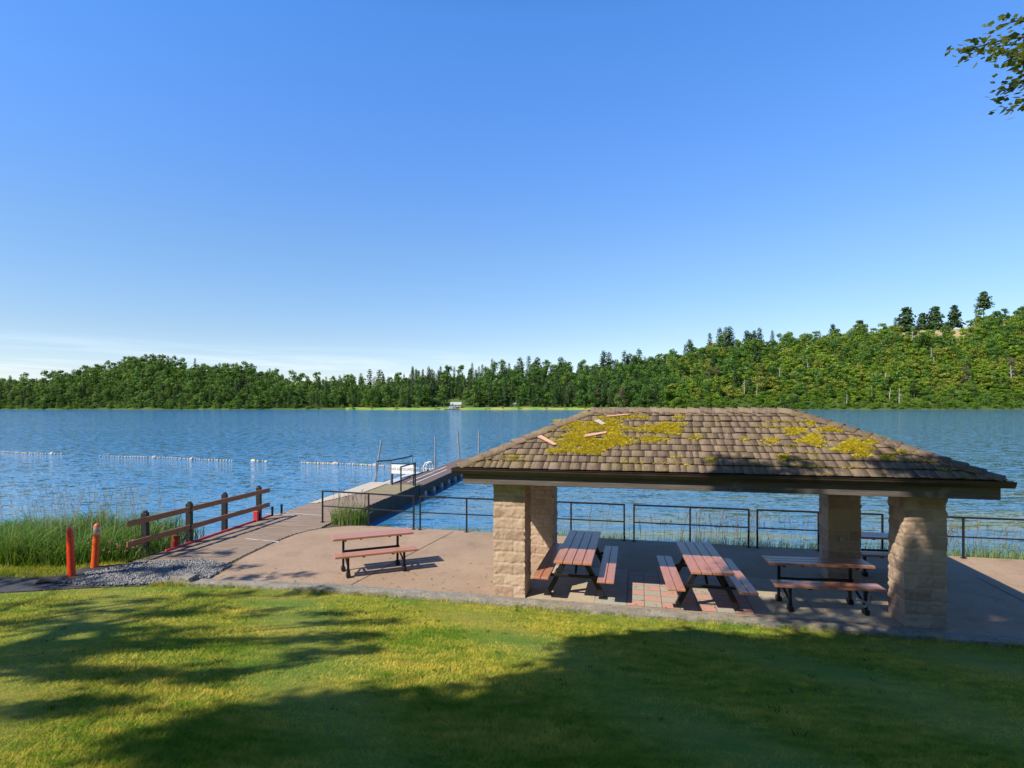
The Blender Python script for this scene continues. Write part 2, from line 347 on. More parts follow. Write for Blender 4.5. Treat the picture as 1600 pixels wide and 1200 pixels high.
t.links.new(math_node(t, 'MULTIPLY', maprange(t, sp.outputs[1], 16, 60, .20, 1.15), gust), fs_.inputs['Scale'])
vn = N(t, 'ShaderNodeVectorMath', operation='ADD'); t.links.new(bn.outputs[0], vn.inputs[0]); t.links.new(fs_.outputs[0], vn.inputs[1])
nz = N(t, 'ShaderNodeVectorMath', operation='NORMALIZE'); t.links.new(vn.outputs[0], nz.inputs[0]); t.links.new(nz.outputs[0], b.inputs['Normal'])

m, t, b = material('hillside_ground'); M['hill'] = m
wp = worldpos(t); n1 = noise(t, wp, .03, 6, .6); n2 = noise(t, wp, .35, 5, .7)
c = mix(t, maprange(t, n1, .35, .65), (.04, .075, .012), (.085, .125, .02)); c = mix(t, maprange(t, n2, .5, .75, 0, .7), c, (.045, .075, .012))
sp = N(t, 'ShaderNodeSeparateXYZ'); t.links.new(wp, sp.inputs[0])
mead = math_node(t, 'MULTIPLY', maprange(t, sp.outputs[2], 66, 71), maprange(t, n2, .3, .5)); c = mix(t, mead, c, (.42, .32, .14))
t.links.new(c, b.inputs['Base Color']); b.inputs['Roughness'].default_value = .95
m, t, b = material('mown_far_bank'); M['far_bank'] = m
wp = worldpos(t); n1 = noise(t, wp, .06, 5, .6)
c = mix(t, maprange(t, n1, .38, .62), (.13, .27, .025), (.33, .33, .06)); t.links.new(c, b.inputs['Base Color']); b.inputs['Roughness'].default_value = .95

# ------------------------------------------------------------------ ground, water
U, V2 = Vector((math.cos(R(-12.5)), math.sin(R(-12.5)), 0)), Vector((-math.sin(R(-12.5)), math.cos(R(-12.5)), 0))
O = Vector((-.34, 10.45, 0))                                           # front corner of the shelter
def loc2w(x, y, z=0.): return O + U * x + V2 * y + Vector((0, 0, z))
WZ = -.62
LX = [-60, -13, -9.5, -7.9, -6.75, -5.2, -3.7, 0, 1.1, 4.2, 6.0, 7.45, 14, 40]
LY = [11.2, 10.75, 10.55, 10.9, 11.02, 10.9, 10.66, 9.87, 9.58, 8.92, 8.5, 8.16, 6.55, 1.0]     # where the lawn meets the kerb
RAILP = [(-5.67, 17.1), (-2.77, 16.1), (3.15, 14.66), (5.83, 14.03), (10.31, 13.03), (16, 11.75), (40, 6.4)]
RX, RY = [p[0] for p in RAILP], [p[1] for p in RAILP]
def shore_y(x): return np.where(x > -5.67, np.interp(x, RX, RY) + .35, np.where(x < -8.3, np.interp(x, [-60, -20, -12, -8.3], [19, 15.6, 15.2, 14.4]), 13.2))
def lawn_z(x, y):
    d = np.maximum(np.interp(x, LX, LY) - y, 0)
    return .005 + .172 * d * (1 - np.exp(-d / .8)) * np.where(d > 12, .85, 1.)
def grid_obj(name, xs, ys, zf, mats, kind, keep=None, smooth=True):
    X, Y = np.meshgrid(xs, ys); Z = zf(X, Y); V = np.stack([X, Y, Z], -1).reshape(-1, 3)
    ny, nx = X.shape; i = np.arange(ny * nx).reshape(ny, nx)
    F = np.stack([i[:-1, :-1], i[:-1, 1:], i[1:, 1:], i[1:, :-1]], -1).reshape(-1, 4)
    if keep is not None:
        cx = V[F].mean(1); F = F[keep(cx[:, 0], cx[:, 1])]
    return tag(link(name, mesh_np(name, V, F, mats, smooth=smooth)), kind=kind)
def ground_z(x, y):
    d = y - shore_y(x)
    return np.where(d < 0, np.minimum(lawn_z(x, y) - .03, 3), np.maximum(-.03 - d * .75, -1.6)) - .02 * (y > 12)
grid_obj('ground', np.linspace(-60, 60, 301), np.linspace(-40, 26, 221), ground_z, [M['soil']], 'structure')
# lawn sheet: rows run from the kerb line back towards and past the camera
ss = np.concatenate([np.linspace(0, 2, 21), np.linspace(2.2, 60, 90)]); xs = np.linspace(-45, 40, 171)
Xg, Sg = np.meshgrid(xs, ss); Yg = np.interp(Xg, LX, LY) - Sg; Zg = lawn_z(Xg, Yg) + .012 * np.sin(Xg * 2.1 + Yg) * np.minimum(Sg, 1)
i = np.arange(Xg.size).reshape(Xg.shape); F = np.stack([i[:-1, :-1], i[1:, :-1], i[1:, 1:], i[:-1, 1:]], -1).reshape(-1, 4)
tag(link('lawn', mesh_np('lawn', np.stack([Xg, Yg, Zg], -1).reshape(-1, 3), F, [M['lawn']], smooth=True)), kind='structure')
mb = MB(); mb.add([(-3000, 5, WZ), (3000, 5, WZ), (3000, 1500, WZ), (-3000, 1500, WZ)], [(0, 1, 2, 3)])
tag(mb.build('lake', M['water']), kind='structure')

# turf blades
def blades(pos, length, width, lean, rng=RNG, seg=1, curve=.5):
    """single bent strips standing at pos; returns vertices, quads, index of the blade for each vertex"""
    n = len(pos); th = rng.uniform(0, 2*np.pi, n); ph = rng.uniform(0, 2*np.pi, n)
    side = np.stack([np.cos(th), np.sin(th), 0*th], -1); ld = np.stack([np.cos(ph), np.sin(ph), 0*ph], -1)
    Vs, k = [], seg + 1
    for j in range(k):
        f = j / seg; wj = width * (1 - .92 * f ** 1.4)
        c = pos + np.array([0, 0, 1]) * (length * f * (1 - curve * .25 * f * f))[:, None] + ld * (lean * length * f ** (1 + curve))[:, None]
        Vs += [c - side * wj[:, None] / 2, c + side * wj[:, None] / 2]
    V = np.stack(Vs, 1); base = np.arange(n)[:, None] * (2 * k); F = []
    for j in range(seg): F.append(base + np.array([[2*j, 2*j+1, 2*j+3, 2*j+2]]))
    return V.reshape(-1, 3), np.concatenate(F), np.repeat(np.arange(n), 2 * k)
NB = 520000
r = 3.2 * (16 / 3.2) ** RNG.random(NB * 2) ; a = RNG.uniform(-.92, .92, NB * 2)
x = r * np.sin(a); y = r * np.cos(a); ok = (y < np.interp(x, LX, LY) - .01) & (y > 1.5); x, y, r = x[ok][:NB], y[ok][:NB], r[ok][:NB]
patch = np.sin(x * 1.7 + 1.3 * np.sin(y * 1.1)) * np.sin(y * 2.3 + x * .6)
L = RNG.uniform(.018, .042, len(x)) * (1 + .25 * patch); tuft = RNG.random(len(x)) < .012; L[tuft] *= 1.7
Vb, Fb, ib = blades(np.stack([x, y, lawn_z(x, y) - .004], -1), L, RNG.uniform(.004, .007, len(x)) * (.8 + r * .09), RNG.uniform(.55, 1.7, len(x)))
tag(link('lawn_grass', mesh_np('lawn_grass', Vb, Fb, [M['turf']], {'tint': RNG.random(len(x))[ib]})), kind='stuff')
# overgrown edge of the lawn along the kerb
n = 9000; x = RNG.uniform(-7, 12, n); y = np.interp(x, LX, LY) - np.abs(RNG.normal(0, .05, n)) + .05
keepm = RNG.random(n) < (.35 + .65 * (np.sin(x * 3.1) * np.sin(x * 1.3 + 1) > .1)); x, y = x[keepm], y[keepm]; n = len(x)
Vb, Fb, ib = blades(np.stack([x, y, np.full(n, .0)], -1), RNG.uniform(.06, .13, n), RNG.uniform(.005, .010, n), RNG.uniform(.2, .9, n), seg=2)
tag(link('edge_grass', mesh_np('edge_grass', Vb, Fb, [M['turf']], {'tint': RNG.random(n)[ib]})), kind='stuff')
# broad-leaved weeds in the turf
n = 90; x = RNG.uniform(-6, 6, n); y = RNG.uniform(4.2, 10, n); ok = y < np.interp(x, LX, LY) - .2; x, y = x[ok], y[ok]
cx = np.repeat(x, 9) + RNG.normal(0, .035, len(x) * 9); cy = np.repeat(y, 9) + RNG.normal(0, .035, len(x) * 9)
Vb, Fb, ib = blades(np.stack([cx, cy, lawn_z(cx, cy)], -1), RNG.uniform(.03, .06, len(cx)), RNG.uniform(.012, .022, len(cx)), RNG.uniform(.6, 1.3, len(cx)), seg=2)
tag(link('lawn_weeds', mesh_np('lawn_weeds', Vb, Fb, [M['reed']], {'tint': RNG.uniform(0, .7, len(cx))[ib]})), kind='stuff')

# ------------------------------------------------------------------ pavement, kerb, boardwalk ground, path, gravel
KB = [(-6.72, 11.40), (-3.75, 11.08), (0, 10.28), (1.11, 9.96), (4.18, 9.27), (5.96, 8.85), (7.6, 8.48), (14, 6.95), (40, 1.4)]
def poly_sheet(name, pts, z, mats, kind='structure', thick=.0):
    bm = bmesh.new(); vs = [bm.verts.new((p[0], p[1], z)) for p in pts]; f = bm.faces.new(vs)
    if thick:
        r_ = bmesh.ops.extrude_face_region(bm, geom=[f]); bmesh.ops.translate(bm, verts=[v for v in r_['geom'] if isinstance(v, bmesh.types.BMVert)], vec=(0, 0, -thick))
    bmesh.ops.recalc_face_normals(bm, faces=bm.faces); bmesh.ops.triangulate(bm, faces=bm.faces)
    me = bpy.data.meshes.new(name); bm.to_mesh(me); bm.free()
    for m_ in mats: me.materials.append(m_)
    return tag(link(name, me), kind=kind)
left_edge = [(-6.19, 12.1), (-6.2, 13.14), (-6.08, 14.4), (-5.89, 15.4), (-5.72, 15.8), (-5.44, 16.15), (-5.1, 16.4), (-4.72, 16.55), (-4.2, 16.52)]
pts = KB + [(40, 6.55), (16, 11.9), (10.31, 13.18), (5.83, 14.18), (3.15, 14.81), (-2.77, 16.2)] + left_edge[::-1] + [(-6.25, 11.6)]
poly_sheet('pavement', pts, 0, [M['pavement']], thick=.25)
def ribbon(name, pts, wd, z, mat, kind='structure'):
    mb = MB()
    for a, b in zip(pts[:-1], pts[1:]):
        a, b = Vector((*a, z)), Vector((*b, z)); d = (b - a).normalized(); s = Vector((-d.y, d.x, 0)) * wd / 2
        mb.add([a - s, b - s, b + s, a + s], [(0, 1, 2, 3)])
    return tag(mb.build(name, mat), kind=kind)
M['joint'] = simple('dark_joint', (.035, .03, .025), (.06, .05, .04), 8, .95, bs=0)
ribbon('pavement_joint', [(P(708, 831).x, P(708, 831).y), (P(545, 916).x, P(545, 916).y)], .022, .004, M['joint'])
ribbon('pavement_joint', [tuple(loc2w(9.3, 3.2))[:2], tuple(loc2w(9.3, .2))[:2]], .022, .004, M['joint'])
ribbon('boardwalk_joint', left_edge, .055, .005, M['joint'])
# kerb strip with a broken stone end
mb = MB(); rnd = random.Random(4)
fr = [(a, float(np.interp(a, LX, LY)) + .0) for a in np.linspace(-6.3, 16, 150)]
top = []
for a, yf in fr:
    yb = float(np.interp(a, [p[0] for p in KB], [p[1] for p in KB])); j = lambda s: rnd.uniform(-s, s)
    top.append([(a, yf - .02 + j(.025), -.2), (a, yf + j(.02), .055 + j(.012)), (a, yf + .13 + j(.02), .07 + j(.012)), (a, (yf + yb) / 2 + .05, .066 + j(.01)), (a, yb - .03 + j(.015), .052 + j(.01)), (a, yb + .02, .0), (a, yb + .03, -.2)])
vs = [p for r_ in top for p in r_]; fs = [(i*7+k, (i+1)*7+k, (i+1)*7+k+1, i*7+k+1) for i in range(len(top)-1) for k in range(6)] + [tuple(range(7)), tuple((len(top)-1)*7+k for k in range(7))[::-1]]
mb.add(vs, fs); tag(mb.build('kerb', M['kerb']), kind='structure')
def rock(name, c, s, mat, seed, parent=None, sub=3):
    bm = bmesh.new(); bmesh.ops.create_cube(bm, size=1.); bmesh.ops.subdivide_edges(bm, edges=bm.edges[:], cuts=sub + 1, use_grid_fill=True)
    rr = random.Random(seed)
    for v in bm.verts:
        v.co = Vector((v.co.x * s[0], v.co.y * s[1], v.co.z * s[2])) + Vector((rr.uniform(-1, 1), rr.uniform(-1, 1), rr.uniform(-1, 1))) * min(s) * .07
    bmesh.ops.bevel(bm, geom=bm.edges[:], offset=min(s) * .02, segments=1, affect='EDGES')
    me = bpy.data.meshes.new(name); bm.to_mesh(me); bm.free(); me.materials.append(mat)
    o = link(name, me, parent); o.location = c; return o
o = rock('stone_block', (-6.44, 11.22, .06), (.40, .30, .18), M['kerb'], 5); o.rotation_euler = (0, 0, R(-8))
tag(o, 'rough tan stone block at the broken end of the kerb beside the gravel', 'stone block')

poly_sheet('path', [(-60, 11.3), (-13, 10.86), (-9.5, 10.7), (-8.2, 10.95), (-7.6, 11.1), (-8.3, 11.55), (-9.6, 11.55), (-13, 11.8), (-60, 12.6)], -.012, [M['asphalt']])
poly_sheet('gravel_bed', [(-8.9, 11.1), (-7.9, 10.95), (-6.75, 11.1), (-6.2, 11.45), (-6.15, 12.4), (-6.9, 12.75), (-7.9, 12.8), (-8.45, 12.5), (-8.75, 11.9)], .0, [M['gravel']])
n = 9000; x = RNG.uniform(-9.0, -6.1, n * 2); y = RNG.uniform(11.0, 12.9, n * 2)
ok = (y > np.interp(x, [-9, -7.9, -6.75, -6.1], [11.2, 10.95, 11.15, 11.5])) & (y < np.interp(x, [-9, -8.7, -8.3, -7, -6.1], [11.4, 12.1, 12.6, 12.85, 12.4])); x, y = x[ok][:n], y[ok][:n]; n = len(x)
oct_ = np.array([(1,0,0),(0,1,0),(-1,0,0),(0,-1,0),(0,0,.8),(0,0,-.8)], float); of = np.array([(0,1,4),(1,2,4),(2,3,4),(3,0,4),(1,0,5),(2,1,5),(3,2,5),(0,3,5)])
s = RNG.uniform(.012, .034, n); Vp = oct_[None] * (s[:, None, None] * RNG.uniform(.6, 1.3, (n, 6, 1)))
th = RNG.uniform(0, 6.28, n); c_, s_ = np.cos(th), np.sin(th); Vr = Vp.copy(); Vr[..., 0] = Vp[..., 0]*c_[:, None]-Vp[..., 1]*s_[:, None]; Vr[..., 1] = Vp[..., 0]*s_[:, None]+Vp[..., 1]*c_[:, None]
Vr += np.stack([x, y, .012 + RNG.random(n) * .03], -1)[:, None]
tag(link('gravel', mesh_np('gravel', Vr.reshape(-1, 3), (np.arange(n)[:, None, None]*6+of[None]).reshape(-1, 3), [M['gravel']], {'tint': np.repeat(RNG.random(n), 6)})), kind='stuff')
# grass strip behind the path
n = 26000; x = RNG.uniform(-16, -8.6, n); y = RNG.uniform(11.4, 13.2, n); ok = (y > np.interp(x, [-16, -13, -9.6, -8.6], [12.0, 11.8, 11.56, 12.2])); x, y = x[ok], y[ok]; n = len(x)
Vb, Fb, ib = blades(np.stack([x, y, np.full(n, -.04)], -1), RNG.uniform(.05, .12, n), RNG.uniform(.009, .015, n), RNG.uniform(.3, 1., n))
tag(link('verge_grass', mesh_np('verge_grass', Vb, Fb, [M['turf']], {'tint': RNG.random(n)[ib]})), kind='stuff')

# floor under the shelter
def floor_sheet(name, x0, x1, y0, y1, z, mat):
    mb = MB(); mb.add([(x0, y0, 0), (x1, y0, 0), (x1, y1, 0), (x0, y1, 0)], [(0, 1, 2, 3)]); o = mb.build(name, mat); o.location = loc2w(0, 0, z); o.rotation_euler = (0, 0, R(-12.5)); return tag(o, kind='structure')
M['slab_tan'] = simple('tan_concrete_slab', (.40, .32, .21), (.48, .40, .28), 2, .9, bs=.4, bd=.006, spot=(5, .60, (.27, .22, .15)))
M['slab_green'] = simple('greenish_concrete_slab', (.34, .335, .25), (.42, .40, .31), 2, .9, bs=.4, bd=.006, spot=(5, .60, (.24, .23, .17)))
floor_sheet('floor_slab', .62, 1.82, .0, 2.2, .004, M['slab_tan']); floor_sheet('floor_slab', 1.84, 2.38, .0, 2.2, .004, M['slab_green'])
o = floor_sheet('paver_floor', 0, 2.1, 0, 2.1, .005, M['pavers']); o.location = loc2w(2.4, .02, .005)
floor_sheet('floor_slab', 4.52, 5.5, .0, 2.2, .004, M['slab_tan']); floor_sheet('floor_slab', 5.52, 6.68, .0, 2.2, .004, M['slab_tan'])

# ------------------------------------------------------------------ picnic shelter
sh = thing('picnic_shelter', 'open picnic shelter with mossy shingle hip roof on four tan block pillars', 'shelter', O, R(-12.5))
def vnoise(p, seed=0):
    from mathutils import noise as mn
    return mn.noise(Vector(p) + Vector((seed * 7.3, seed * 3.1, seed * 5.7)))
def pillar(x, y, seed):
    W, H, ch = .585, 2.06, .206; nu, nv = 26, 90; V, F, ti, jo = [], [], [], []
    rr = random.Random(seed); tints = {}
    for side in range(4):
        b0 = len(V)
        for j in range(nv + 1):
            z = H * j / nv; k = min(int(z / ch), 9); fz = z / ch - k; dz = min(fz, 1 - fz) * ch
            for i in range(nu + 1):
                u = W * i / nu; long = .39
                cut = long if (k + side) % 2 == 0 else W - long
                blk = (side, k, u > cut); tints.setdefault(blk, rr.random())
                du = abs(u - cut); d = min(dz if 0 < j < nv else 1, du); ed = min(u, W - u)
                jf = 1 if d < .008 and (dz < .008 or vnoise((u, z * 3, side), 8) > -.1) else 0
                depth = -.009 if jf else .012 * vnoise((u * 9 + k, z * 9, side * 9), seed) + .014 * vnoise((u * 30, z * 30, side), seed + 3) + .004 * min(1, d / .015)
                if ed < .02: depth *= .6
                if i in (0, nu): depth = .022 * vnoise((0, z * 16, (side + (1 if i else 0)) % 4), seed + 9)
                if side == 0: p = (u, -depth, z)
                elif side == 1: p = (W + depth, u, z)
                elif side == 2: p = (W - u, W + depth, z)
                else: p = (-depth, W - u, z)
                if i in (0, nu):      # shared corner: push along the diagonal
                    cx, cy = ((0, 0), (W, 0), (W, W), (0, W))[(side + (1 if i else 0)) % 4]
                    p = (cx + (1 if cx else -1) * depth, cy + (1 if cy else -1) * depth, z)
                V.append(p); ti.append(tints[blk]); jo.append(jf)
        for j in range(nv):
            for i in range(nu):
                q = b0 + j * (nu + 1) + i; F.append((q, q + 1, q + nu + 2, q + nu + 1))
    b0 = len(V); V += [(0, 0, H), (W, 0, H), (W, W, H), (0, W, H)]; F.append((b0, b0+1, b0+2, b0+3)); ti += [.5]*4; jo += [0]*4
    o = link('pillar', mesh_np('pillar', V, F, [M['block']], {'tint': ti, 'joint': jo}), sh); o.location = (x, y, 0); return o
pillar(0, 0, 1); pillar(6.70, 0, 2); pillar(.19, 2.28, 3); pr = pillar(6.28, 2.28, 4)
mb = MB(); mb.box(.20, .28, -.05, .0, .80, .92); mb.build('outlet_box', M['grey_metal'], pr, bevel=.006)
EX0, EX1, EY0, EY1, EZ = -.58, 7.88, -.315, 3.20, 2.385
RX0, RX1, RYY, RZ = 1.68, 5.41, 1.44, 3.375
for nm, b_ in (('beam', (-.52, 7.78, -.015, .30, 2.06, 2.215)), ('beam', (-.52, 7.78, 2.58, 2.89, 2.06, 2.215)),
               ('beam', (.02, .30, .305, 2.575, 2.062, 2.212)), ('beam', (6.98, 7.26, .305, 2.575, 2.062, 2.212))):
    MB().box(*b_).build(nm, M['dark_wood'], sh, bevel=.008)
MB().box(EX0 + .13, EX1 - .07, EY0 + .08, EY1 - .08, 2.245, 2.275).build('soffit', M['dark_wood'], sh)
for b_ in ((EX0 + .08, EX1 - .02, EY0 + .03, EY0 + .075, 2.085, 2.362), (EX0 + .08, EX1 - .02, EY1 - .075, EY1 - .03, 2.085, 2.362),
           (EX0 + .08, EX0 + .125, EY0 + .08, EY1 - .08, 2.085, 2.362), (EX1 - .065, EX1 - .02, EY0 + .08, EY1 - .08, 2.085, 2.362)):
    MB().box(*b_).build('fascia_board', M['fascia'], sh, bevel=.006)
# roof planes
A, B_, C_, D_ = Vector((EX0, EY0, EZ)), Vector((EX1, EY0, EZ)), Vector((EX1, EY1, EZ)), Vector((EX0, EY1, EZ)); E, Fv = Vector((RX0, RYY, RZ)), Vector((RX1, RYY, RZ))
roof_v, roof_f, roof_t = [], [], []
def shingle_plane(a, b, tb, ta, courses, rr):
    """shingles over the plane with eave a-b and upper edge ta-tb"""
    d = (b - a).normalized(); nrm = (b - a).cross(ta - a).normalized()
    up = nrm.cross(d)
    L = (ta - a).dot(up); ex = L / courses
    la = (ta - a).dot(d) / L; lb = (tb - b).dot(d) / L; W = (b - a).length
    roof_b = len(roof_v); roof_v.extend([a - nrm * .02, b - nrm * .02, tb - nrm * .02, ta - nrm * .02]); roof_f.append((roof_b, roof_b+1, roof_b+2, roof_b+3)); roof_t.extend([.1]*4)
    for k in range(courses):
        s0 = k * ex - (.03 if k == 0 else 0); s1 = min(s0 + ex * 1.25, L); x = la * k * ex - .02 - rr.random() * .1; xe = W + lb * k * ex + .02
        while x < xe:
            wd = rr.uniform(.09, .25); x0, x1 = max(x, la * k * ex - .02), min(x + wd - .004, xe); x += wd
            if x1 - x0 < .03: continue
            j0 = s0 + rr.uniform(-.006, .006); t0 = rr.uniform(.034, .042) + (rr.random() < .05) * .014; lift = rr.uniform(-.0015, .0015); tn = rr.betavariate(2, 2)
            xa, xb = max(x0, la * s1 - .0), min(x1, W + lb * s1 + .0)
            if xb - xa < .01: xa, xb = min(max((x0+x1)/2, la*s1), W + lb*s1) - .005, min(max((x0+x1)/2, la*s1), W + lb*s1) + .005
            q = lambda X, s, h: a + d * X + up * s + nrm * h
            i0 = len(roof_v)
            ft = .013; roof_v.extend([q(x0, j0, t0 + lift), q(x1, j0, t0 - lift), q(xb, s1, .006), q(xa, s1, .006), q(x0, j0 + .003, t0 + lift - ft), q(x1, j0 + .003, t0 - lift - ft), q(xb, s1, -.006), q(xa, s1, -.006)])
            roof_f.extend([(i0, i0+1, i0+2, i0+3), (i0+4, i0+5, i0+1, i0), (i0+5, i0+6, i0+2, i0+1), (i0+7, i0+4, i0, i0+3)])
            roof_t.extend([tn] * 8)
rr = random.Random(11)
shingle_plane(A, B_, Fv, E, 10, rr); shingle_plane(C_, D_, E, Fv, 10, rr); shingle_plane(B_, C_, Fv, Fv, 10, rr); shingle_plane(D_, A, E, E, 10, rr)
me = mesh_np('roof', np.array([tuple(v) for v in roof_v]), np.array(roof_f), [M['shingle']], {'tint': roof_t}); roof = link('roof', me, sh)
# caps along ridge and hips
cv, cf, ct = [], [], []
def caps(p, q, n1, n2, step=.24):
    L = (q - p).length; d = (q - p) / L; k = int(L / step)
    for i in range(k + 1):
        s0 = i * L / (k + 1) - .02; s1 = s0 + step * 1.35; tn = rr.random(); h0, h1 = .088 + rr.uniform(-.008, .010), .046; jw = rr.uniform(-.01, .01)
        b0 = len(cv)
        for s, h in ((s0, h0), (min(s1, L + .02), h1)):
            for sd, nn in ((n1, 1), (None, 0), (n2, 1)):
                c0 = p + d * s + Vector((0, 0, h)); cv.append(c0 if sd is None else c0 + sd * (.15 + jw) ); ct.append(tn)
            for sd in (n1, None, n2):
                c0 = p + d * s + Vector((0, 0, h - .024)); cv.append(c0 if sd is None else c0 + sd * (.15 + jw)); ct.append(tn)
        cf.extend([(b0, b0+1, b0+7, b0+6), (b0+1, b0+2, b0+8, b0+7), (b0+3, b0+4, b0+1, b0), (b0+4, b0+5, b0+2, b0+1), (b0+3, b0, b0+6, b0+9), (b0+2, b0+5, b0+11, b0+8)])
def pdir(a, b, c):       # direction in the plane abc, square to ab, pointing at c
    d = (b - a).normalized(); e = c - a; return (e - d * e.dot(d)).normalized()
caps(A, E, pdir(A, E, B_), pdir(A, E, D_)); caps(B_, Fv, pdir(B_, Fv, A), pdir(B_, Fv, C_)); caps(C_, Fv, pdir(C_, Fv, B_), pdir(C_, Fv, D_)); caps(D_, E, pdir(D_, E, C_), pdir(D_, E, A)); caps(E, Fv, pdir(E, Fv, A), pdir(E, Fv, D_))
link('ridge_cap', mesh_np('ridge_cap', np.array([tuple(v) for v in cv]), np.array(cf), [M['shingle']], {'tint': ct}), roof)
# gutters: an open K profile
def gutter(p, q, out):
    p, q, out = Vector(p), Vector(q), Vector(out); prof = [(.0, .0), (.0, -.105), (.075, -.105), (.115, -.045), (.115, -.012), (.128, -.008), (.128, .0), (.108, .0), (.105, -.04), (.070, -.092), (.012, -.092), (.012, 0)]
    mb = MB(); n = len(prof); vs = [e + out * a + Vector((0, 0, b)) for e in (p, q) for a, b in prof]
    mb.add(vs, [(k, (k+1) % n, n + (k+1) % n, n + k) for k in range(n)] + [(0, 1, 2, 3, 4), (n+4, n+3, n+2, n+1, n)]); return mb.build('gutter', M['gutter'], sh)
gutter((EX0 - .10, EY0 + .03, 2.375), (EX1 + .12, EY0 + .03, 2.375), (0, -1, 0)); gutter((EX1 + .1, EY1 - .03, 2.375), (EX0 - .1, EY1 - .03, 2.375), (0, 1, 0))
gutter((EX0 + .03, EY1, 2.372), (EX0 + .03, EY0, 2.372), (-1, 0, 0)); gutter((EX1 - .03, EY0, 2.372), (EX1 - .03, EY1, 2.372), (1, 0, 0))
# moss on the front roof slope, where the photograph has it
nrm = (B_ - A).cross(E - A).normalized(); Ml = Matrix.Translation(O) @ Matrix.Rotation(R(-12.5), 4, 'Z'); Mi = Ml.inverted()
def roof_hit(px, py):
    o_ = Mi @ Vector((0, 0, CH)); d_ = Mi.to_3x3() @ Vector(((px - 800) / FPX, 1, -(py - HY) / FPX)); s_ = (A - o_).dot(nrm) / d_.dot(nrm); return o_ + d_ * s_
mossp = []
for px, py, rx, ry, dn in ((905, 690, 42, 15, 1), (942, 667, 45, 12, .8), (962, 690, 30, 13, .9), (888, 664, 24, 7, .6), (1035, 671, 42, 9, .9), (1020, 688, 24, 6, .6), (868, 707, 18, 5, .5), (915, 706, 42, 6, 1), (1085, 686, 14, 5, .35),
    (1268, 690, 22, 10, .8), (1300, 672, 22, 6, 1), (1332, 701, 32, 11, 1), (1345, 713, 14, 5, .8), (1240, 676, 18, 6, .8), (1266, 662, 8, 6, .7), (1365, 689, 18, 8, .7), (1222, 717, 10, 4, .8), (1163, 688, 8, 3, .5), (1205, 690, 16, 5, .4), (1060, 654, 12, 3, .4), (1385, 718, 12, 4, .4), (985, 654, 40, 4, .4), (1110, 720, 10, 3, .3), (800, 716, 12, 3, .3), (1410, 708, 10, 4, .35)):
    c0 = roof_hit(px, py); n_ = int(rx * ry * 3.0 * dn)
    for _ in range(n_):
        a_ = rr.uniform(0, 6.283); q_ = math.sqrt(rr.random()) * (.75 + .25 * math.sin(3 * a_ + px) + .15 * math.sin(7 * a_))
        h = roof_hit(px + rx * 1.1 * q_ * math.cos(a_), py + ry * 1.15 * q_ * math.sin(a_))
        if A.y + .02 < h.y < RYY - .05: mossp.append(h)
up_ = nrm.cross((B_ - A).normalized())
for _ in range(2600):
    s_ = rr.random(); x_ = rr.uniform(EX0 + .3 + 2.2 * s_, EX1 - .3 - 2.3 * s_)
    k_ = round(s_ * 10) / 10 * (E - A).dot(up_) + rr.uniform(-.01, .03)
    if vnoise((x_ * 1.1, k_ * 1.8, 0), 2) > .12: h = A + Vector((x_ - A.x, 0, 0)) + up_ * k_; mossp.append(h)
mp_ = np.array([tuple(p + nrm * .02) for p in mossp]); mp_ = np.repeat(mp_, 7, 0) + RNG.normal(0, .014, (len(mp_) * 7, 3)) * np.array([1, 1, .3])
Vb, Fb, ib = blades(mp_, RNG.uniform(.018, .042, len(mp_)), RNG.uniform(.009, .016, len(mp_)), RNG.uniform(.7, 2.0, len(mp_)))
o = link('moss', mesh_np('moss', Vb, Fb, [M['moss']], {'tint': RNG.random(len(mp_))[ib]}), roof); o['kind'] = 'stuff'
# pieces of shingle lying loose on the roof
for (xa, ya, xb, yb, wd, mt, lb) in ((842, 685, 869, 699, .085, 'loose', 'pink cedar shingle splinter lying loose near the hip of the mossy roof'), (912, 686, 948, 679, .075, 'loose', 'pink cedar shingle strip lying across the thickest patch of roof moss'),
    (931, 660, 944, 667, .10, 'loose_grey', 'grey broken shingle lying on the moss just below the roof ridge'), (946, 655, 984, 651, .04, 'loose', 'thin brown shingle sliver lying in moss close to the roof ridge')):
    pa, pb = roof_hit(xa, ya) + nrm * .055, roof_hit(xb, yb) + nrm * .055; d = (pb - pa); Ln = d.length; d /= Ln; sd_ = nrm.cross(d)
    mb = MB(); Mx = Matrix(((d.x, sd_.x, nrm.x, pa.x), (d.y, sd_.y, nrm.y, pa.y), (d.z, sd_.z, nrm.z, pa.z), (0, 0, 0, 1)))
    mb.add([Vector(p) for p in ((0, -wd/2, 0), (Ln*.95, -wd*.42, 0), (Ln, wd*.3, 0), (.04, wd/2, 0), (0, -wd/2, .016), (Ln*.95, -wd*.42, .008), (Ln, wd*.3, .008), (.04, wd/2, .016))], [(0,3,2,1),(4,5,6,7),(0,1,5,4),(1,2,6,5),(2,3,7,6),(3,0,4,7)])
    o = mb.build('loose_shingle', M[mt]); o.matrix_world = Ml @ Mx; tag(o, lb, 'shingle')

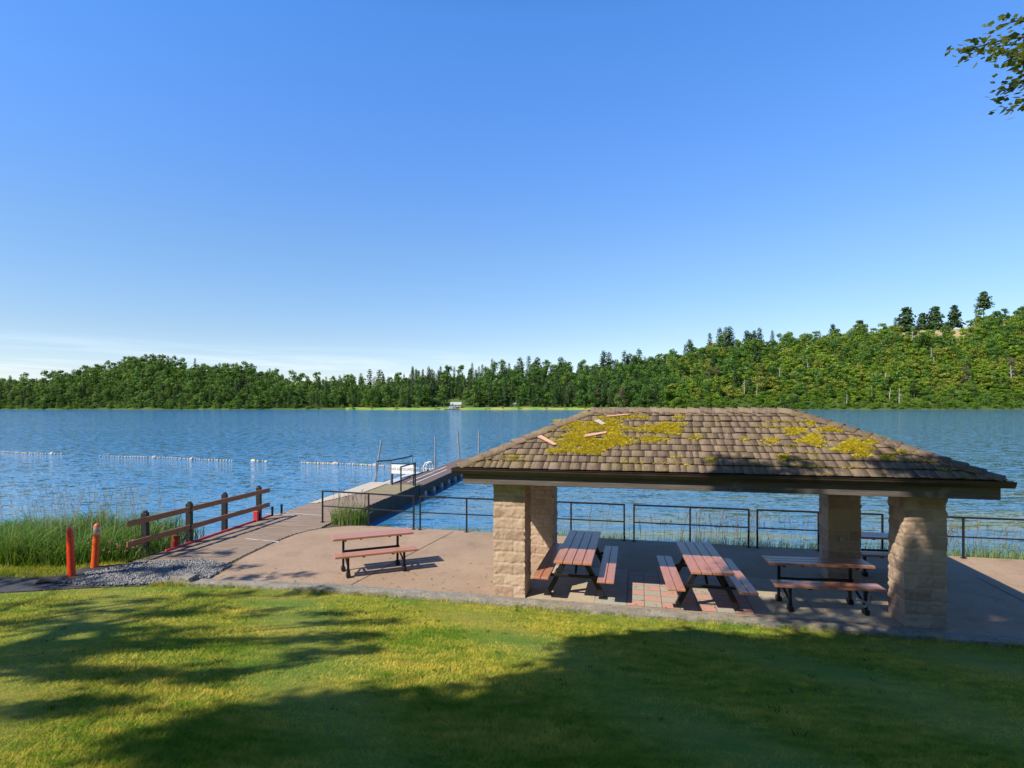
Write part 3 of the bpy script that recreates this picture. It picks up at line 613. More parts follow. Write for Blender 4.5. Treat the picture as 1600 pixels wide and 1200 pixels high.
# ------------------------------------------------------------------ picnic tables
def picnic_table(label, c, rz, L, w=.68, seat=.57, group='picnic tables under the shelter'):
    t_ = thing('picnic_table', label, 'picnic table', (c[0], c[1], 0.006), rz, group)     # length along local x
    mb = MB(); n = 4; pw = w / n
    for k in range(n): y0 = -w/2 + k * pw; mb.box(-L/2 + (k % 2) * .004, L/2 - (k % 3) * .004, y0 + .006, y0 + pw - .006, .705, .75)
    mb.build('tabletop', M['red_plank'], t_, bevel=.006)
    for s in (-1, 1):
        mb = MB()
        for k in (0, 1): y0 = s * seat - .15 + k * .15; mb.box(-L/2 + k * .004, L/2, y0 + .005, y0 + .145, .41, .45)
        mb.build('seat', M['red_plank'], t_, bevel=.006)
    for e in (-1, 1):
        x = e * (L / 2 - .48)
        for s in (-1, 1):
            mb = MB(); mb.bar((x, s * .16, .69), (x, s * .50, .03), .085, .085, up=(1, 0, 0)); mb.build('leg', M['black_metal'], t_, bevel=.005)
            lg = t_.children[-1]; MB().box(x - .075, x + .075, s * .50 - .075, s * .50 + .075, .0, .02).build('foot_plate', M['black_metal'], lg, bevel=.004)
        mb = MB(); mb.bar((x + e * .066, -seat - .10, .385), (x + e * .066, seat + .10, .385), .045, .05); mb.build('crossbar', M['black_metal'], t_, bevel=.004)
        mb = MB(); mb.bar((x, -.30, .68), (x, .30, .68), .05, .05); mb.build('top_bracket', M['black_metal'], t_, bevel=.004)
        mb = MB(); mb.bar((x - e * .045, 0, .40), (x - e * .42, 0, .685), .04); mb.build('brace', M['black_metal'], t_, bevel=.004)
    return t_
picnic_table('picnic table nearest the sunlit block pillar, with wide gaps between its planks', (1.33, 11.2), math.atan2(2.55, .56), 2.55)
picnic_table('picnic table standing on the chequered pavers in the middle of the shelter', (3.46, 10.38), math.atan2(2.07, .34), 2.12)
def bench_table(label, c, rz, L=1.70, lever=False, group=None):
    """a bench with a narrow table behind it on the same black frame; origin under the near edge of the bench's left end"""
    t_ = thing('bench_table', label, 'bench table', (c[0], c[1], .004), rz, group)
    mb = MB()
    for k in range(3): mb.box(.0, L, .33 + k * .165, .33 + k * .165 + .152, .70, .745)
    mb.build('tabletop', M['red_plank'], t_, bevel=.006)
    mb = MB()
    for k in range(2): mb.box(.0, L + .02, .0 + k * .165, k * .165 + .152, .415, .458)
    mb.build('seat', M['red_plank'], t_, bevel=.006)
    for x in (.27, L - .26):
        mb = MB(); mb.bar((x, .12, .41), (x, .10, .02), .05, .045, up=(1, 0, 0)); mb.build('leg', M['black_metal'], t_, bevel=.004)
        MB().box(x - .04, x + .04, .03, .17, 0, .09).build('foot', M['black_metal'], t_.children[-1], bevel=.01)
        mb = MB(); mb.bar((x - .03, .60, .70), (x - .03, .62, .02), .05, .045, up=(1, 0, 0)); mb.build('leg', M['black_metal'], t_, bevel=.004)
        MB().box(x - .07, x + .01, .55, .69, 0, .09).build('foot', M['black_metal'], t_.children[-1], bevel=.01)
        mb = MB(); mb.bar((x - .015, .02, .395), (x - .015, .63, .395), .035); mb.build('seat_bracket', M['black_metal'], t_, bevel=.003)
        mb = MB(); mb.bar((x - .015, .35, .685), (x - .015, .80, .685), .035); mb.build('top_bracket', M['black_metal'], t_, bevel=.003)
        mb = MB(); mb.bar((x + .03, .12, .09), (x - .0, .58, .33), .03); mb.build('brace', M['black_metal'], t_, bevel=.003)
    mb = MB(); mb.bar((.24, .565, .42), (L - .26, .565, .42), .045); mb.build('crossbar', M['black_metal'], t_, bevel=.004)
    for x in (.55, 1.15):
        MB().box(x, x + .05, .04, .12, .385, .412).build('plank_clip', M['black_metal'], t_); MB().box(x, x + .05, .40, .46, .672, .698).build('plank_clip', M['black_metal'], t_)
    if lever:
        mb = MB(); mb.tube([(L - .30, .06, .13), (L - .22, .05, .22), (L - .20, .05, .36)], .022); mb.tube([(L - .42, .05, .27), (L - .30, .05, .22), (L - .21, .05, .20)], .02); mb.build('lever', M['grey_metal'], t_, smooth=True)
    return t_
G3 = 'bench tables on the pavement'
bench_table('pink red bench with a narrow table behind it, alone in full sun on open pavement', (-3.53, 11.36), R(24), 1.68, group=G3)
bench_table('bench table seen side-on in dappled shade beside the shaded front pillar', (4.45, 9.62), R(-8), 1.72, True, group=G3)
bench_table('dark bench table in full shade, mostly hidden behind the shaded front pillar', (6.95, 11.62), R(-9), 1.6, group=G3)

# ------------------------------------------------------------------ black railing panels along the water
def railing(a, b, mid, label, ext=False):
    a, b = Vector((*a, 0)), Vector((*b, 0)); d = (b - a); L = d.length
    t_ = thing('metal_railing', label, 'railing', a, math.atan2(d.y, d.x), 'black railing panels along the water')
    for x in (0, mid * L, L):
        mb = MB(); mb.box(x - .02, x + .02, -.02, .02, .0, .91); mb.build('post', M['black_metal'], t_, bevel=.003)
        mb = MB(); mb.box(x - .05, x + .05, -.05, .05, .0, .012)
        mb.build('foot_plate', M['black_metal'], t_.children[-1])
    MB().box(-.021, L + .021, -.022, .022, .91, .95).build('top_rail', M['black_metal'], t_, bevel=.003)
    mb = MB()
    for x0, x1 in ((.02, mid * L - .02), (mid * L + .02, L - .02)): mb.box(x0, x1, -.014, .014, .47, .50)
    mb.build('mid_rail', M['black_metal'], t_, bevel=.003)
railing((-5.67, 17.05), (-2.77, 16.05), .52, 'black railing panel in front of the dock with a grass tuft growing through it')
railing((-2.58, 16.0), (.08, 15.4), .5, 'black railing panel over open water between the dock and the sunlit pillar')
railing((.22, 15.37), (2.90, 14.72), .5, 'black railing panel behind the picnic table nearest the sunlit pillar')
railing((3.14, 14.66), (5.83, 14.03), .5, 'black railing panel behind the table on the chequered pavers')
railing((6.02, 13.98), (8.70, 13.38), .5, 'black railing panel running behind the back pillar with the outlet box')
railing((8.88, 13.34), (11.75, 12.7), .5, 'black railing panel past the shelter in front of bright shore grass')

# ------------------------------------------------------------------ boardwalk and dock
t_ = thing('boardwalk', 'weathered grey plank boardwalk ramp leading from the gravel out to the dock', 'boardwalk', (0, 0, 0))
Lp = [(-8.55, 12.6), (-8.35, 13.6), (-8.22, 14.6), (-7.9, 17.0), (-7.5, 18.5), (-6.31, 26.3)]
Rp = [(-6.3, 12.45), (-6.24, 13.2), (-6.12, 14.5), (-5.93, 15.4), (-5.45, 16.2), (-5.25, 18.4), (-4.20, 24.4), (-4.05, 25.3)]
lx = lambda y: float(np.interp(y, [p[1] for p in Lp], [p[0] for p in Lp])); rx = lambda y: float(np.interp(y, [p[1] for p in Rp], [p[0] for p in Rp]))
mb = MB(); y = 12.7; rr = random.Random(3); k = 0
while y < 25.2:
    pw = .142; sl = -.14; yl_, yr_ = y + .10, y + .10 + sl
    xl, xr = lx(yl_) + rr.uniform(-.01, .01), rx(yr_) - .03 + rr.uniform(-.01, .01); dz = rr.uniform(-.004, .004); z1 = -.004 + dz
    mi = 1 if 20.4 < y < 25.2 and False else (2 if y > 22.6 else 0)
    g = .013
    mb.add([(xl, yl_, z1-.04), (xr, yr_, z1-.04), (xr, yr_+pw-g, z1-.04), (xl, yl_+pw-g, z1-.04), (xl, yl_, z1), (xr, yr_, z1), (xr, yr_+pw-g, z1), (xl, yl_+pw-g, z1)], [(0,3,2,1),(4,5,6,7),(0,1,5,4),(1,2,6,5),(2,3,7,6),(3,0,4,7)], mi)
    y += pw; k += 1
mb.build('deck', [M['deck_grey'], M['deck_pale'], M['deck_moss']], t_)
mb = MB(); y = 20.3                                                   # newer pale boards along the far edge
while y < 25.6:
    wd_ = .28 + .62 * min(1, (y - 20.3) / 2.5); x0 = lx(y) + .02; mb.box(x0, x0 + wd_, y, y + .17, .006, .022); y += .176
mb.build('new_plank', M['deck_pale'], t_)
mb = MB()
for xs_, z0, z1 in ((Rp, -.75, -.05),):
    for a, b in zip(xs_[4:-1], xs_[5:]):
        mb.bar((a[0] - .06, a[1], -.40), (b[0] - .06, b[1], -.40), .10, .68)
for a, b in zip(Lp[1:-1], Lp[2:]): mb.bar((a[0] + .08, a[1], -.26), (b[0] + .08, b[1], -.26), .10, .40)
mb.build('side_beam', M['dock_side'], t_)
mb = MB(); mb.bar((-8.27, 13.6, .015), (-7.62, 18.0, .015), .06, .06); mb.build('red_edge', M['red_paint'], t_, bevel=.01)
mb = MB()
for (a, b) in (((P(385, 842)), P(437, 847)), (P(415, 803), P(470, 806)), (P(442, 801), P(505, 806))):
    a.z = b.z = .006; mb.bar(a, b, .05, .012)
M['worn_paint'] = simple('worn_white_paint', (.38, .34, .29), (.56, .53, .48), 9, .7, bs=.1, spot=(6, .55, (.27, .22, .18)))
mb.build('paint_stripe', M['worn_paint'], t_)

dk = thing('floating_dock', 'long dark brown floating dock with two white lines on white floats', 'dock', (0, 0, 0))
a0, a1 = P(612, 757.5, -.08), P(654, 760.5, -.08); dd = Vector((.155, 1, 0)).normalized(); cr = Vector((dd.y, -dd.x, 0)); DW = 1.42; DL = 12.5
Md = Matrix(((cr.x, dd.x, 0, a0.x), (cr.y, dd.y, 0, a0.y), (0, 0, 1, -.08), (0, 0, 0, 1)))
mb = MB(); y = 0
while y < DL:
    sl = .25; z1 = rr.uniform(-.003, .003)
    mb.add([Md @ Vector(p) for p in ((0, y, -.05), (DW, y - .28, -.05), (DW, y - .14, -.05), (0, y + .14, -.05), (0, y, z1), (DW, y - .28, z1), (DW, y - .14, z1), (0, y + .14, z1))], [(0,3,2,1),(4,5,6,7),(0,1,5,4),(1,2,6,5),(2,3,7,6),(3,0,4,7)]); y += .147
mb.build('deck', M['dock_brown'], dk)
mb = MB(); mb.box(.02, .10, .0, DL, -.42, -.055, Md); mb.box(DW - .11, DW - .03, -.25, DL - .2, -.42, -.055, Md); mb.box(.11, DW - .12, DL - .25, DL - .17, -.42, -.055, Md); mb.build('side_beam', M['dock_side'], dk)
mb = MB(); mb.box(.40, .46, .9, 7.6, .005, .012, Md); mb.box(.82, .88, .9, 6.2, .005, .012, Md); mb.build('paint_line', M['white_paint'], dk)
for k in range(9):
    mb = MB(); yk = .5 + k * 1.35; prof = [(.02, -.36), (.16, -.34), (.19, -.25), (.19, .25), (.16, .34), (.02, .36)]
    mb.lathe(prof, (0, 0, 0), 12, axis='x'); o = mb.build('float_drum', M['float'], dk, smooth=True); o.matrix_local = Md @ Matrix.Translation((DW - .31, yk, -.47)) @ Matrix.Rotation(0, 4, 'Z')
gw = thing('gangway_plate', 'pale grey metal boat ramp plate lying beside the brown floating dock', 'ramp', (0, 0, 0))
mb = MB(); mb.box(-.95, -.06, .1, 5.6, -.14, -.09, Md); mb.build('plate', M['alu'], gw); mb = MB(); mb.box(-.055, -.012, .1, 5.6, -.2, .05, Md); mb.box(-.99, -.955, .1, 5.6, -.3, -.08, Md); mb.build('rim', M['dock_side'], gw)
# handrail frames and the sign on the dock
t_ = thing('dock_handrail', 'low black handrail frame standing at the start of the brown floating dock', 'handrail')
p1, p2 = P(626.5, 768), P(649, 759.5)
for p in (p1, p2): MB().box(p.x - .025, p.x + .025, p.y - .025, p.y + .025, -.02, .98).build('post', M['black_metal'], t_)
mb = MB(); mb.bar((p1.x, p1.y - .03, 1.0), (p2.x, p2.y + .03, 1.0), .05, .045); mb.build('top_rail', M['black_metal'], t_)
mb = MB(); mb.bar((p1.x, p1.y + .03, .52), (p2.x, p2.y - .03, .52), .035, .04); mb.build('mid_rail', M['black_metal'], t_)
t_ = thing('warning_sign', 'long white sign board on black posts facing the shore at the dock', 'sign')
p1, p2 = P(613, 757.5), P(647.3, 759.0); p2.y = p1.y - .25; p2.x = p1.x + .98; dv = (p2 - p1); L = dv.length; rz = math.atan2(dv.y, dv.x)
t_.location = p1; t_.rotation_euler = (0, 0, rz)
for x in (0, L): MB().box(x - .025, x + .025, -.025, .025, -.05, .92).build('post', M['black_metal'], t_)
MB().box(-.025, L + .025, -.02, .02, .921, .955).build('top_rail', M['black_metal'], t_)
brd = MB().box(-.02, L + .02, -.05, -.028, .50, .90).build('board', M['white_paint'], t_, bevel=.004)
M['sign_text'] = simple('faded_brown_lettering', (.16, .12, .10), (.25, .2, .17), 9, .6, bs=0)
fc = bpy.data.curves.new('lettering', 'FONT'); fc.body = 'NO LIFEGUARD'; fc.size = .155; fc.extrude = .002; fc.align_x = 'CENTER'; fc.align_y = 'CENTER'
fo = bpy.data.objects.new('lettering', fc); COL.objects.link(fo); dg = bpy.context.evaluated_depsgraph_get(); me = bpy.data.meshes.new_from_object(fo.evaluated_get(dg)); bpy.data.objects.remove(fo)
me.materials.append(M['sign_text']); o = link('lettering', me, brd); o.rotation_euler = (R(90), 0, 0); o.location = (L / 2, -.053, .70)
t_ = thing('gangway_handrail', 'pale pipe handrail with a thin dark top bar beside the tilted piling', 'handrail')
q1, q2 = P(588, 756, -.1), P(610, 756, -.1); q2 = Vector((q1.x + .62, q1.y + .2, -.1)); q3 = Vector((q1.x + 1.25, q1.y + 2.2, -.1))
for p in (q1, q2, q3): MB().tube([(p.x, p.y, -.5), (p.x, p.y, .92)], .032).build('post', M['grey_metal'], t_, smooth=True)
mb = MB(); mb.tube([(q1.x, q1.y, .93), (q2.x, q2.y, .95), (q3.x, q3.y, .97)], .032); mb.build('top_rail', M['black_metal'], t_)
# pilings
def piling(label, px, pb, pt, z0, lean=0., r=.05, lean_y=0):
    b_ = P(px, pb, z0); h = (pb - pt) * b_.y / FPX
    mb = MB(); mb.tube([(0, 0, -1.2), (0, 0, h * .5), (0, 0, h)], [r * 1.1, r, r * .95], 10); o = mb.build('mooring_pole', M['grey_metal'], None, smooth=True); o.location = (b_.x, b_.y, z0); o.rotation_euler = (lean_y, lean, 0)
    tag(o, label, 'pole', 'steel poles along the dock')
piling('tilted grey pole leaning over the pale boards beside the sign', 585, 757, 687, -.4, R(9), .052)
piling('upright thin grey pole rising beyond the white swim ladder', 680, 728, 682, -.4, 0, .060)
piling('thin grey pole leaning slightly away from the upright one, at the dock far end', 718.5, 724, 673, -.4, R(-4), .065)
piling('upright grey pole closest to the corner of the shingle roof', 748, 720, 673, -.4, R(.5), .065)
t_ = thing('swim_ladder', 'white arched swim ladder on the edge of the floating dock', 'ladder', P(664, 738, -.1), math.atan2(dd.y, dd.x))
for s in (-.25, .25):
    mb = MB(); mb.tube([(s, .0, -.3), (s, 0, .35), (s + .0, -.12, .55), (s, -.3, .52), (s, -.42, .1)], .035); mb.build('side_rail', M['white_paint'], t_, smooth=True)
mb = MB(); mb.tube([(-.25, 0, .05), (.25, 0, .05)], .03); mb.tube([(-.25, 0, .32), (.25, 0, .32)], .03); mb.build('rung', M['white_paint'], t_)

# ------------------------------------------------------------------ brown rail fence on the boardwalk edge
t_ = thing('rail_fence', 'brown two-board rail fence with black posts along the boardwalk edge', 'fence')
fp = [P(228, 868), P(297, 848), P(352, 827), P(405.5, 812.5)]
for p in fp:
    mb = MB(); mb.box(-.068, .068, -.068, .068, -.5, 1.0); mb.box(-.03, .05, -.05, .03, 1.0, 1.05)
    o = mb.build('post', M['tar_post'], t_, bevel=.012); o.location = (p.x - .02, p.y, 0); o.rotation_euler = (0, 0, R(6))
    mb = MB(); mb.lathe([(.02, 0), (.022, .03), (.012, .04)], (.10, 0, .86), 8); mb.build('bolt', M['grey_metal'], o)
for za, zb in ((.86, .87), (.40, .42)):
    f0, f1 = fp[0], fp[3]; d = (f1 - f0).normalized(); off = Vector((.108, -.02, 0))
    s0 = f0 - d * .62 + off; s1 = f1 + d * .33 + off; prev = None; stops = [s0, (fp[1] + off), (fp[2] + off), s1]
    mb = MB()
    pts_ = [Vector((p.x, p.y, za + (zb - za) * i / 3)) for i, p in enumerate(stops)]
    mb.bar(pts_[0], pts_[3], .045, .128); mb.build('rail', M['brown_rail'], t_, bevel=.006)
# red stubs and small dark pins at the edge
p = P(271, 856); mb = MB(); mb.tube([(0, 0, -.15), (.04, 0, .15), (.075, 0, .29)], [.085, .085, .09], 12); o = mb.build('pipe_stub', M['rust_red'], None, smooth=True); o.location = p
tag(o, 'rusty dark red pipe stub leaning at the foot of the brown fence', 'pipe stub')
p = P(400, 814); mb = MB(); mb.box(-.07, .07, -.05, .05, -.1, .30); o = mb.build('marker_stub', M['red_paint'], None, bevel=.012); o.location = p
tag(o, 'bright red marker stub beside the last post of the brown fence', 'marker')
for px, py, lb in ((425.5, 806, 'short black iron pin just past the last post of the brown fence'), (440, 802, 'short black iron pin standing further out toward the dock')):
    p = P(px, py); mb = MB(); mb.lathe([(.035, -.1), (.035, .24), (.045, .25), (.04, .29)], (0, 0, 0), 10); o = mb.build('iron_pin', M['black_metal'], None, smooth=True); o.location = p; tag(o, lb, 'pin')

# ------------------------------------------------------------------ orange delineator posts
def delineator(label, p, h, mat, tilt, flat, bands):
    t_ = thing('delineator_post', label, 'traffic post', p, R(20))
    mb = MB(); n = 18; prof = [(.074, 0), (.070, .1), (.064, h * .5), (.060, h * .93), (.058, h)]; vs = []
    for r_, z in prof + [(.035, h + .03)]:
        for k in range(n):
            a_ = 6.283 * k / n; sq = 1 - flat * max(0, (z / h - .93) / .085); vs.append((r_ * math.cos(a_) * (1.0 if not flat else max(.25, sq)), r_ * math.sin(a_) , z))
    m_ = len(prof) + 1; fs = [(i*n+k, i*n+(k+1)%n, (i+1)*n+(k+1)%n, (i+1)*n+k) for i in range(m_-1) for k in range(n)] + [tuple((m_-1)*n+k for k in range(n))]
    mb.add(vs, fs); o = mb.build('tube', mat, t_, smooth=True); o.location = (0, 0, .06); o.rotation_euler = (0, tilt, 0)
    for zb in bands:
        mb = MB(); rb = .0665 - .0045 * zb / h; mb.lathe([(rb, zb - .035), (rb, zb + .035)], (0, 0, 0), n); mb.build('reflective_band', M['silver_band'], o, smooth=True)
    mb = MB(); n = 14; prof = [(1, 0), (.97, .03), (.72, .07), (.3, .085)]
    vs = [(.34 * a_ * math.cos(6.283*k/n), .16 * a_ * math.sin(6.283*k/n), z) for a_, z in prof for k in range(n)]
    mb.add(vs, [(i*n+k, i*n+(k+1)%n, (i+1)*n+(k+1)%n, (i+1)*n+k) for i in range(3) for k in range(n)] + [tuple(3*n+k for k in range(n))]); mb.build('base', M['rubber'], t_, smooth=True)
delineator('plain red-orange traffic post with a pinched top on a black rubber base', P(112, 906), 1.0, M['red_orange'], R(-2), .9, ())
delineator('orange traffic post with two silver bands, standing beside the plain red one', P(147.5, 892), .90, M['orange'], R(3), 0, (.74, .84))
for p, rz, lb in ((P(97, 905), 30, 'low black rubber kerb piece under the plain red-orange traffic post'), (P(160, 890), 25, 'low black rubber kerb piece under the banded orange traffic post')):
    mb = MB(); mb.add([(-.42, -.13, 0), (.42, -.13, 0), (.42, .13, 0), (-.42, .13, 0), (-.34, -.05, .075), (.34, -.05, .075), (.34, .05, .075), (-.34, .05, .075)], [(0,3,2,1),(4,5,6,7),(0,1,5,4),(1,2,6,5),(2,3,7,6),(3,0,4,7)])
    o = mb.build('rubber_kerb', M['rubber'], None, bevel=.015); o.location = p; o.rotation_euler = (0, 0, R(rz)); tag(o, lb, 'rubber kerb')

# ------------------------------------------------------------------ buoy lines
prof = [(.015, -.075), (.05, -.065), (.068, -.03), (.068, .03), (.05, .065), (.015, .075)]
mb = MB(); mb.lathe(prof, (0, 0, 0), 10, axis='x'); tmp = mb.build('float', M['float'], None, smooth=True); FL = tmp.data; bpy.data.objects.remove(tmp)
FY = FL.copy(); FY.materials.clear(); FY.materials.append(M['yellow_float'])
def buoy_line(label, x0, y0, x1, y1, n, big):
    a, b = P(x0, y0, WZ), P(x1, y1, WZ); d = b - a; t_ = thing('buoy_line', label, 'buoy line', a, math.atan2(d.y, d.x), 'lines of floats around the swimming area'); L = d.length
    rr = random.Random(int(x0)); pts_ = []
    for k in range(n):
        f = (k + rr.uniform(-.2, .2)) / max(1, n - 1); x = f * L; yy = .25 * math.sin(f * 7 + x0)
        o = link('float', FY if rr.random() < .3 else FL, t_); o.location = (x, yy, .025); o.rotation_euler = (0, rr.uniform(-.1, .1), rr.uniform(-.5, .5)); s_ = rr.uniform(.75, 1.2) * (2.1 if k in big else 1); o.scale = (s_,) * 3
        pts_.append((x, yy, .01))
    mb = MB(); mb.tube(pts_, .02, 5); mb.build('rope', M['rope'], t_)
buoy_line('line of dark-backed floats farthest out, cut off by the photo edge', -25, 706, 92, 710, 34, (30,))
buoy_line('longest line of floats, its two large white buoys standing out', 162, 713, 366, 720, 52, (20, 36))
buoy_line('very short string of floats between the two longer lines', 400, 720.5, 421, 722, 9, (0,))
buoy_line('line of floats reaching in to the floating dock behind the white sign', 476, 723, 678, 733, 56, (14, 15, 31))

# ------------------------------------------------------------------ reeds and shore plants
def reeds(name, x, y, z, Lr, wr, lean, mat, seg=5, curve=1.3, tint=None, kind='stuff', parent=None):
    n = len(x); Vb, Fb, ib = blades(np.stack([x, y, z], -1), Lr, wr, lean, seg=seg, curve=curve)
    tv = RNG.random(n) if tint is None else tint
    o = link(name, mesh_np(name, Vb, Fb, [mat], {'tint': tv[ib]}), parent)
    if kind: o['kind'] = kind
    return o
def plumes(name, x, y, z, h, parent=None, dense=26, sp=.02):
    """thin stalks carrying a seed head of small strips"""
    n = len(x); ph = RNG.uniform(0, 6.28, n); ln = RNG.uniform(.05, .25, n); tipx, tipy = x + np.cos(ph) * ln * h, y + np.sin(ph) * ln * h
    V, F = [], []
    f = np.linspace(0, 1, 5); Vst = []
    for q in f:
        c_ = np.stack([x + (tipx - x) * q ** 1.6, y + (tipy - y) * q ** 1.6, z + h * q], -1); wd_ = .004
        Vst += [c_ + np.array([-wd_, 0, 0]), c_ + np.array([wd_, 0, 0])]
    Vst = np.stack(Vst, 1); base = np.arange(n)[:, None] * 10; Fst = np.concatenate([base + np.array([[2*j, 2*j+1, 2*j+3, 2*j+2]]) for j in range(4)])
    k = dense; q = RNG.uniform(.80, 1.0, (n, k)); px_ = x[:, None] + (tipx - x)[:, None] * q ** 1.6; py_ = y[:, None] + (tipy - y)[:, None] * q ** 1.6; pz = z[:, None] + h[:, None] * q
    w_ = (1.0 - q) * .25 + .006; px_ = px_ + RNG.normal(0, 1, (n, k)) * w_ * .35; py_ = py_ + RNG.normal(0, 1, (n, k)) * w_ * .35
    Vh, Fh, ih = blades(np.stack([px_.ravel(), py_.ravel(), pz.ravel()], -1), RNG.uniform(.03, .06, n * k), RNG.uniform(.006, .011, n * k), RNG.uniform(.2, .7, n * k))
    o = link(name, mesh_np(name, np.concatenate([Vst.reshape(-1, 3), Vh]), np.concatenate([Fst, Fh + n * 10]), [M['seed']], {'tint': RNG.random(len(Vst.reshape(-1, 3)) + len(Vh))}), parent); o['kind'] = 'stuff'; return o
n = 14500; x = RNG.uniform(-19, -8.35, n); y = 12.35 + RNG.random(n) ** 1.2 * 3.2
ok = (y > np.interp(x, [-19, -12.5, -10.5, -9.2, -8.3], [12.6, 12.45, 12.2, 12.5, 12.9])) & (RNG.random(n) < np.interp(x, [-19, -9.2, -8.3], [1, 1, .45])); x, y = x[ok], y[ok]
hh = RNG.uniform(.5, 1.0, len(x)) * np.interp(x, [-13, -11.2, -9.5, -8.4], [1.12, 1.5, 1.5, .85]) * (.9 + .15 * np.sin(x * 3.3))
tint = np.clip(RNG.normal(.42, .22, len(x)) + .15 * np.sin(x * 2.2 + y), 0, 1)
reeds('reed_bed', x, y, np.full(len(x), -.12), hh, RNG.uniform(.012, .026, len(x)), RNG.uniform(.1, .95, len(x)), M['reed'], tint=tint)
n = 105; x = RNG.normal(-10.3, 1.3, n); y = RNG.uniform(12.8, 15, n); ok = (x > -14) & (x < -8.4); x, y = x[ok], y[ok]
plumes('reed_plumes', x, y, np.full(len(x), -.1), RNG.uniform(1.15, 1.75, len(x)), dense=15)
n = 34; x = RNG.uniform(-9.6, -8.5, n); y = RNG.uniform(12.6, 13.0, n); Vb, Fb, ib = blades(np.repeat(np.stack([x, y, RNG.uniform(.15, .45, n)], -1), 12, 0), RNG.uniform(.02, .05, n * 12), RNG.uniform(.02, .03, n * 12), RNG.uniform(.5, 1.5, n * 12))
tag(link('clover_flowers', mesh_np('clover_flowers', Vb, Fb, [M['flower']])), kind='stuff')
# bank grass past the railing
n = 9000; x = RNG.uniform(-3.0, 14, n); dens = np.interp(x, [-3, 0, 2.8, 3.2, 6, 9, 14], [.5, .35, .7, .55, .75, 1., 1.]) * np.where(np.sin(x * 2.9) + np.sin(x * 1.13 + 1) > -.5, 1, .35)
ok = RNG.random(n) < dens; x = x[ok]; n = len(x); yo = RNG.uniform(.12, 1.0, n); y = np.interp(x, RX, RY) + yo
hb = RNG.uniform(.22, .52, n) * np.interp(x, [-3, 2, 7, 9, 11, 14], [.7, .75, .95, 1.2, 1.35, 1.35])
reeds('bank_grass', x, y, -.06 - np.maximum(yo - .3, 0) * .6, hb, RNG.uniform(.006, .012, n), RNG.uniform(.1, .8, n), M['shore_blade'], seg=3)
n = 190; x = np.concatenate([RNG.uniform(1.0, 12.5, n // 2), RNG.normal(5.2, .8, n // 4), RNG.normal(10.6, .7, n // 4)]); y = np.interp(x, RX, RY) + RNG.uniform(.15, .8, len(x))
plumes('bank_seed_heads', x, y, np.full(len(x), -.15), RNG.uniform(.55, 1.05, len(x)), dense=16)
tf = thing('grass_tuft', 'clump of tall grass with pale tips beside the boardwalk and railing', 'plant', (-4.85, 17.1, -.05)); tf.scale = (1.35, 1.3, 1.15)
n = 420; a_ = RNG.uniform(0, 6.28, n); q = np.sqrt(RNG.random(n)); x = np.cos(a_) * q * .42; y = np.sin(a_) * q * .3
Vb, Fb, ib = blades(np.stack([x, y, 0 * x], -1), RNG.uniform(.35, .8, n), RNG.uniform(.010, .018, n), RNG.uniform(.1, .55, n), seg=4, curve=1.2); link('leaves', mesh_np('leaves', Vb, Fb, [M['shore_blade']], {'tint': RNG.random(n)[ib]}), tf)
o = plumes('seed_heads', np.cos(a_[:26]) * .3, np.sin(a_[:26]) * .25, np.zeros(26), RNG.uniform(.6, .9, 26), tf, 12)
# algae and lily leaves at the foot of the dock
n = 700; x = RNG.uniform(-4.6, -2.2, n); y = RNG.uniform(16.6, 19.5, n); ok = y < 20.2 + (x + 4.6) * -1.6; x, y = x[ok], y[ok]; n = len(x)
M['algae'] = leafy('algae', (.04, .055, .008), (.09, .10, .014), (.12, .12, .03), transl=0)
th = RNG.uniform(0, 6.28, n); s_ = RNG.uniform(.03, .11, n); ang = np.arange(6) / 6 * 6.283
Vd = np.stack([x[:, None] + s_[:, None] * np.cos(ang + th[:, None]), y[:, None] + s_[:, None] * .6 * np.sin(ang + th[:, None]), np.full((n, 6), WZ + .006) + RNG.random((n, 1)) * .006], -1).reshape(-1, 3)
tag(link('water_weed', mesh_np('water_weed', Vd, np.arange(n * 6).reshape(n, 6), [M['algae']], {'tint': np.repeat(RNG.random(n), 6)})), kind='stuff')

# ------------------------------------------------------------------ far shore: hills, banks, woods
SKX = [-300, -100, 0, 60, 110, 160, 205, 245, 300, 380, 430, 480, 540, 600, 660, 720, 790, 850, 920, 980, 1040, 1080, 1110, 1200, 1290, 1350, 1400, 1440, 1500, 1560, 1620, 1750, 1950]
SKY = [604, 598, 600, 594, 590, 580, 560, 564, 573, 576, 587, 597, 601, 602, 590, 588, 578, 578, 576, 568, 556, 548, 534, 534, 526, 516, 510, 512, 509, 494, 482, 475, 480]     # canopy line of the photograph
YS = 521.
def ridge_depth(px): return np.interp(px, [-300, 400, 600, 900, 1100, 1950], [640, 640, 610, 660, 720, 740])
def hill_z(px, Y):
    yr = ridge_depth(px); canopy = (HY - np.interp(px, SKX, SKY)) * yr / FPX + CH
    top = np.maximum(canopy - np.interp(px, [0, 600, 1000, 1250, 1400, 1440, 1520, 1600], [10, 10, 14, 11, 8, 2, 3, 8]), 3.)
    s0 = np.interp(px, [0, 480, 520, 980, 1060, 1600], [2, 3, 20, 22, 4, 2])            # flat bank before the slope
    f = np.clip((Y - YS - s0) / (yr - YS - s0), 0, 1.6); g = np.where(f < 1, f ** 1.0 * (1.15 - .15 * f), 1 - (f - 1) * .35)
    return WZ + np.clip((Y - YS) * .5, -1, 1.2) + np.minimum(s0, np.maximum(Y - YS, 0)) * .045 + g * (top - 1.5)
pxs = np.linspace(-420, 2000, 243); Ysx = np.concatenate([[YS - 4, YS - 1, YS, YS + 1, YS + 3], np.linspace(YS + 6, 800, 60)])
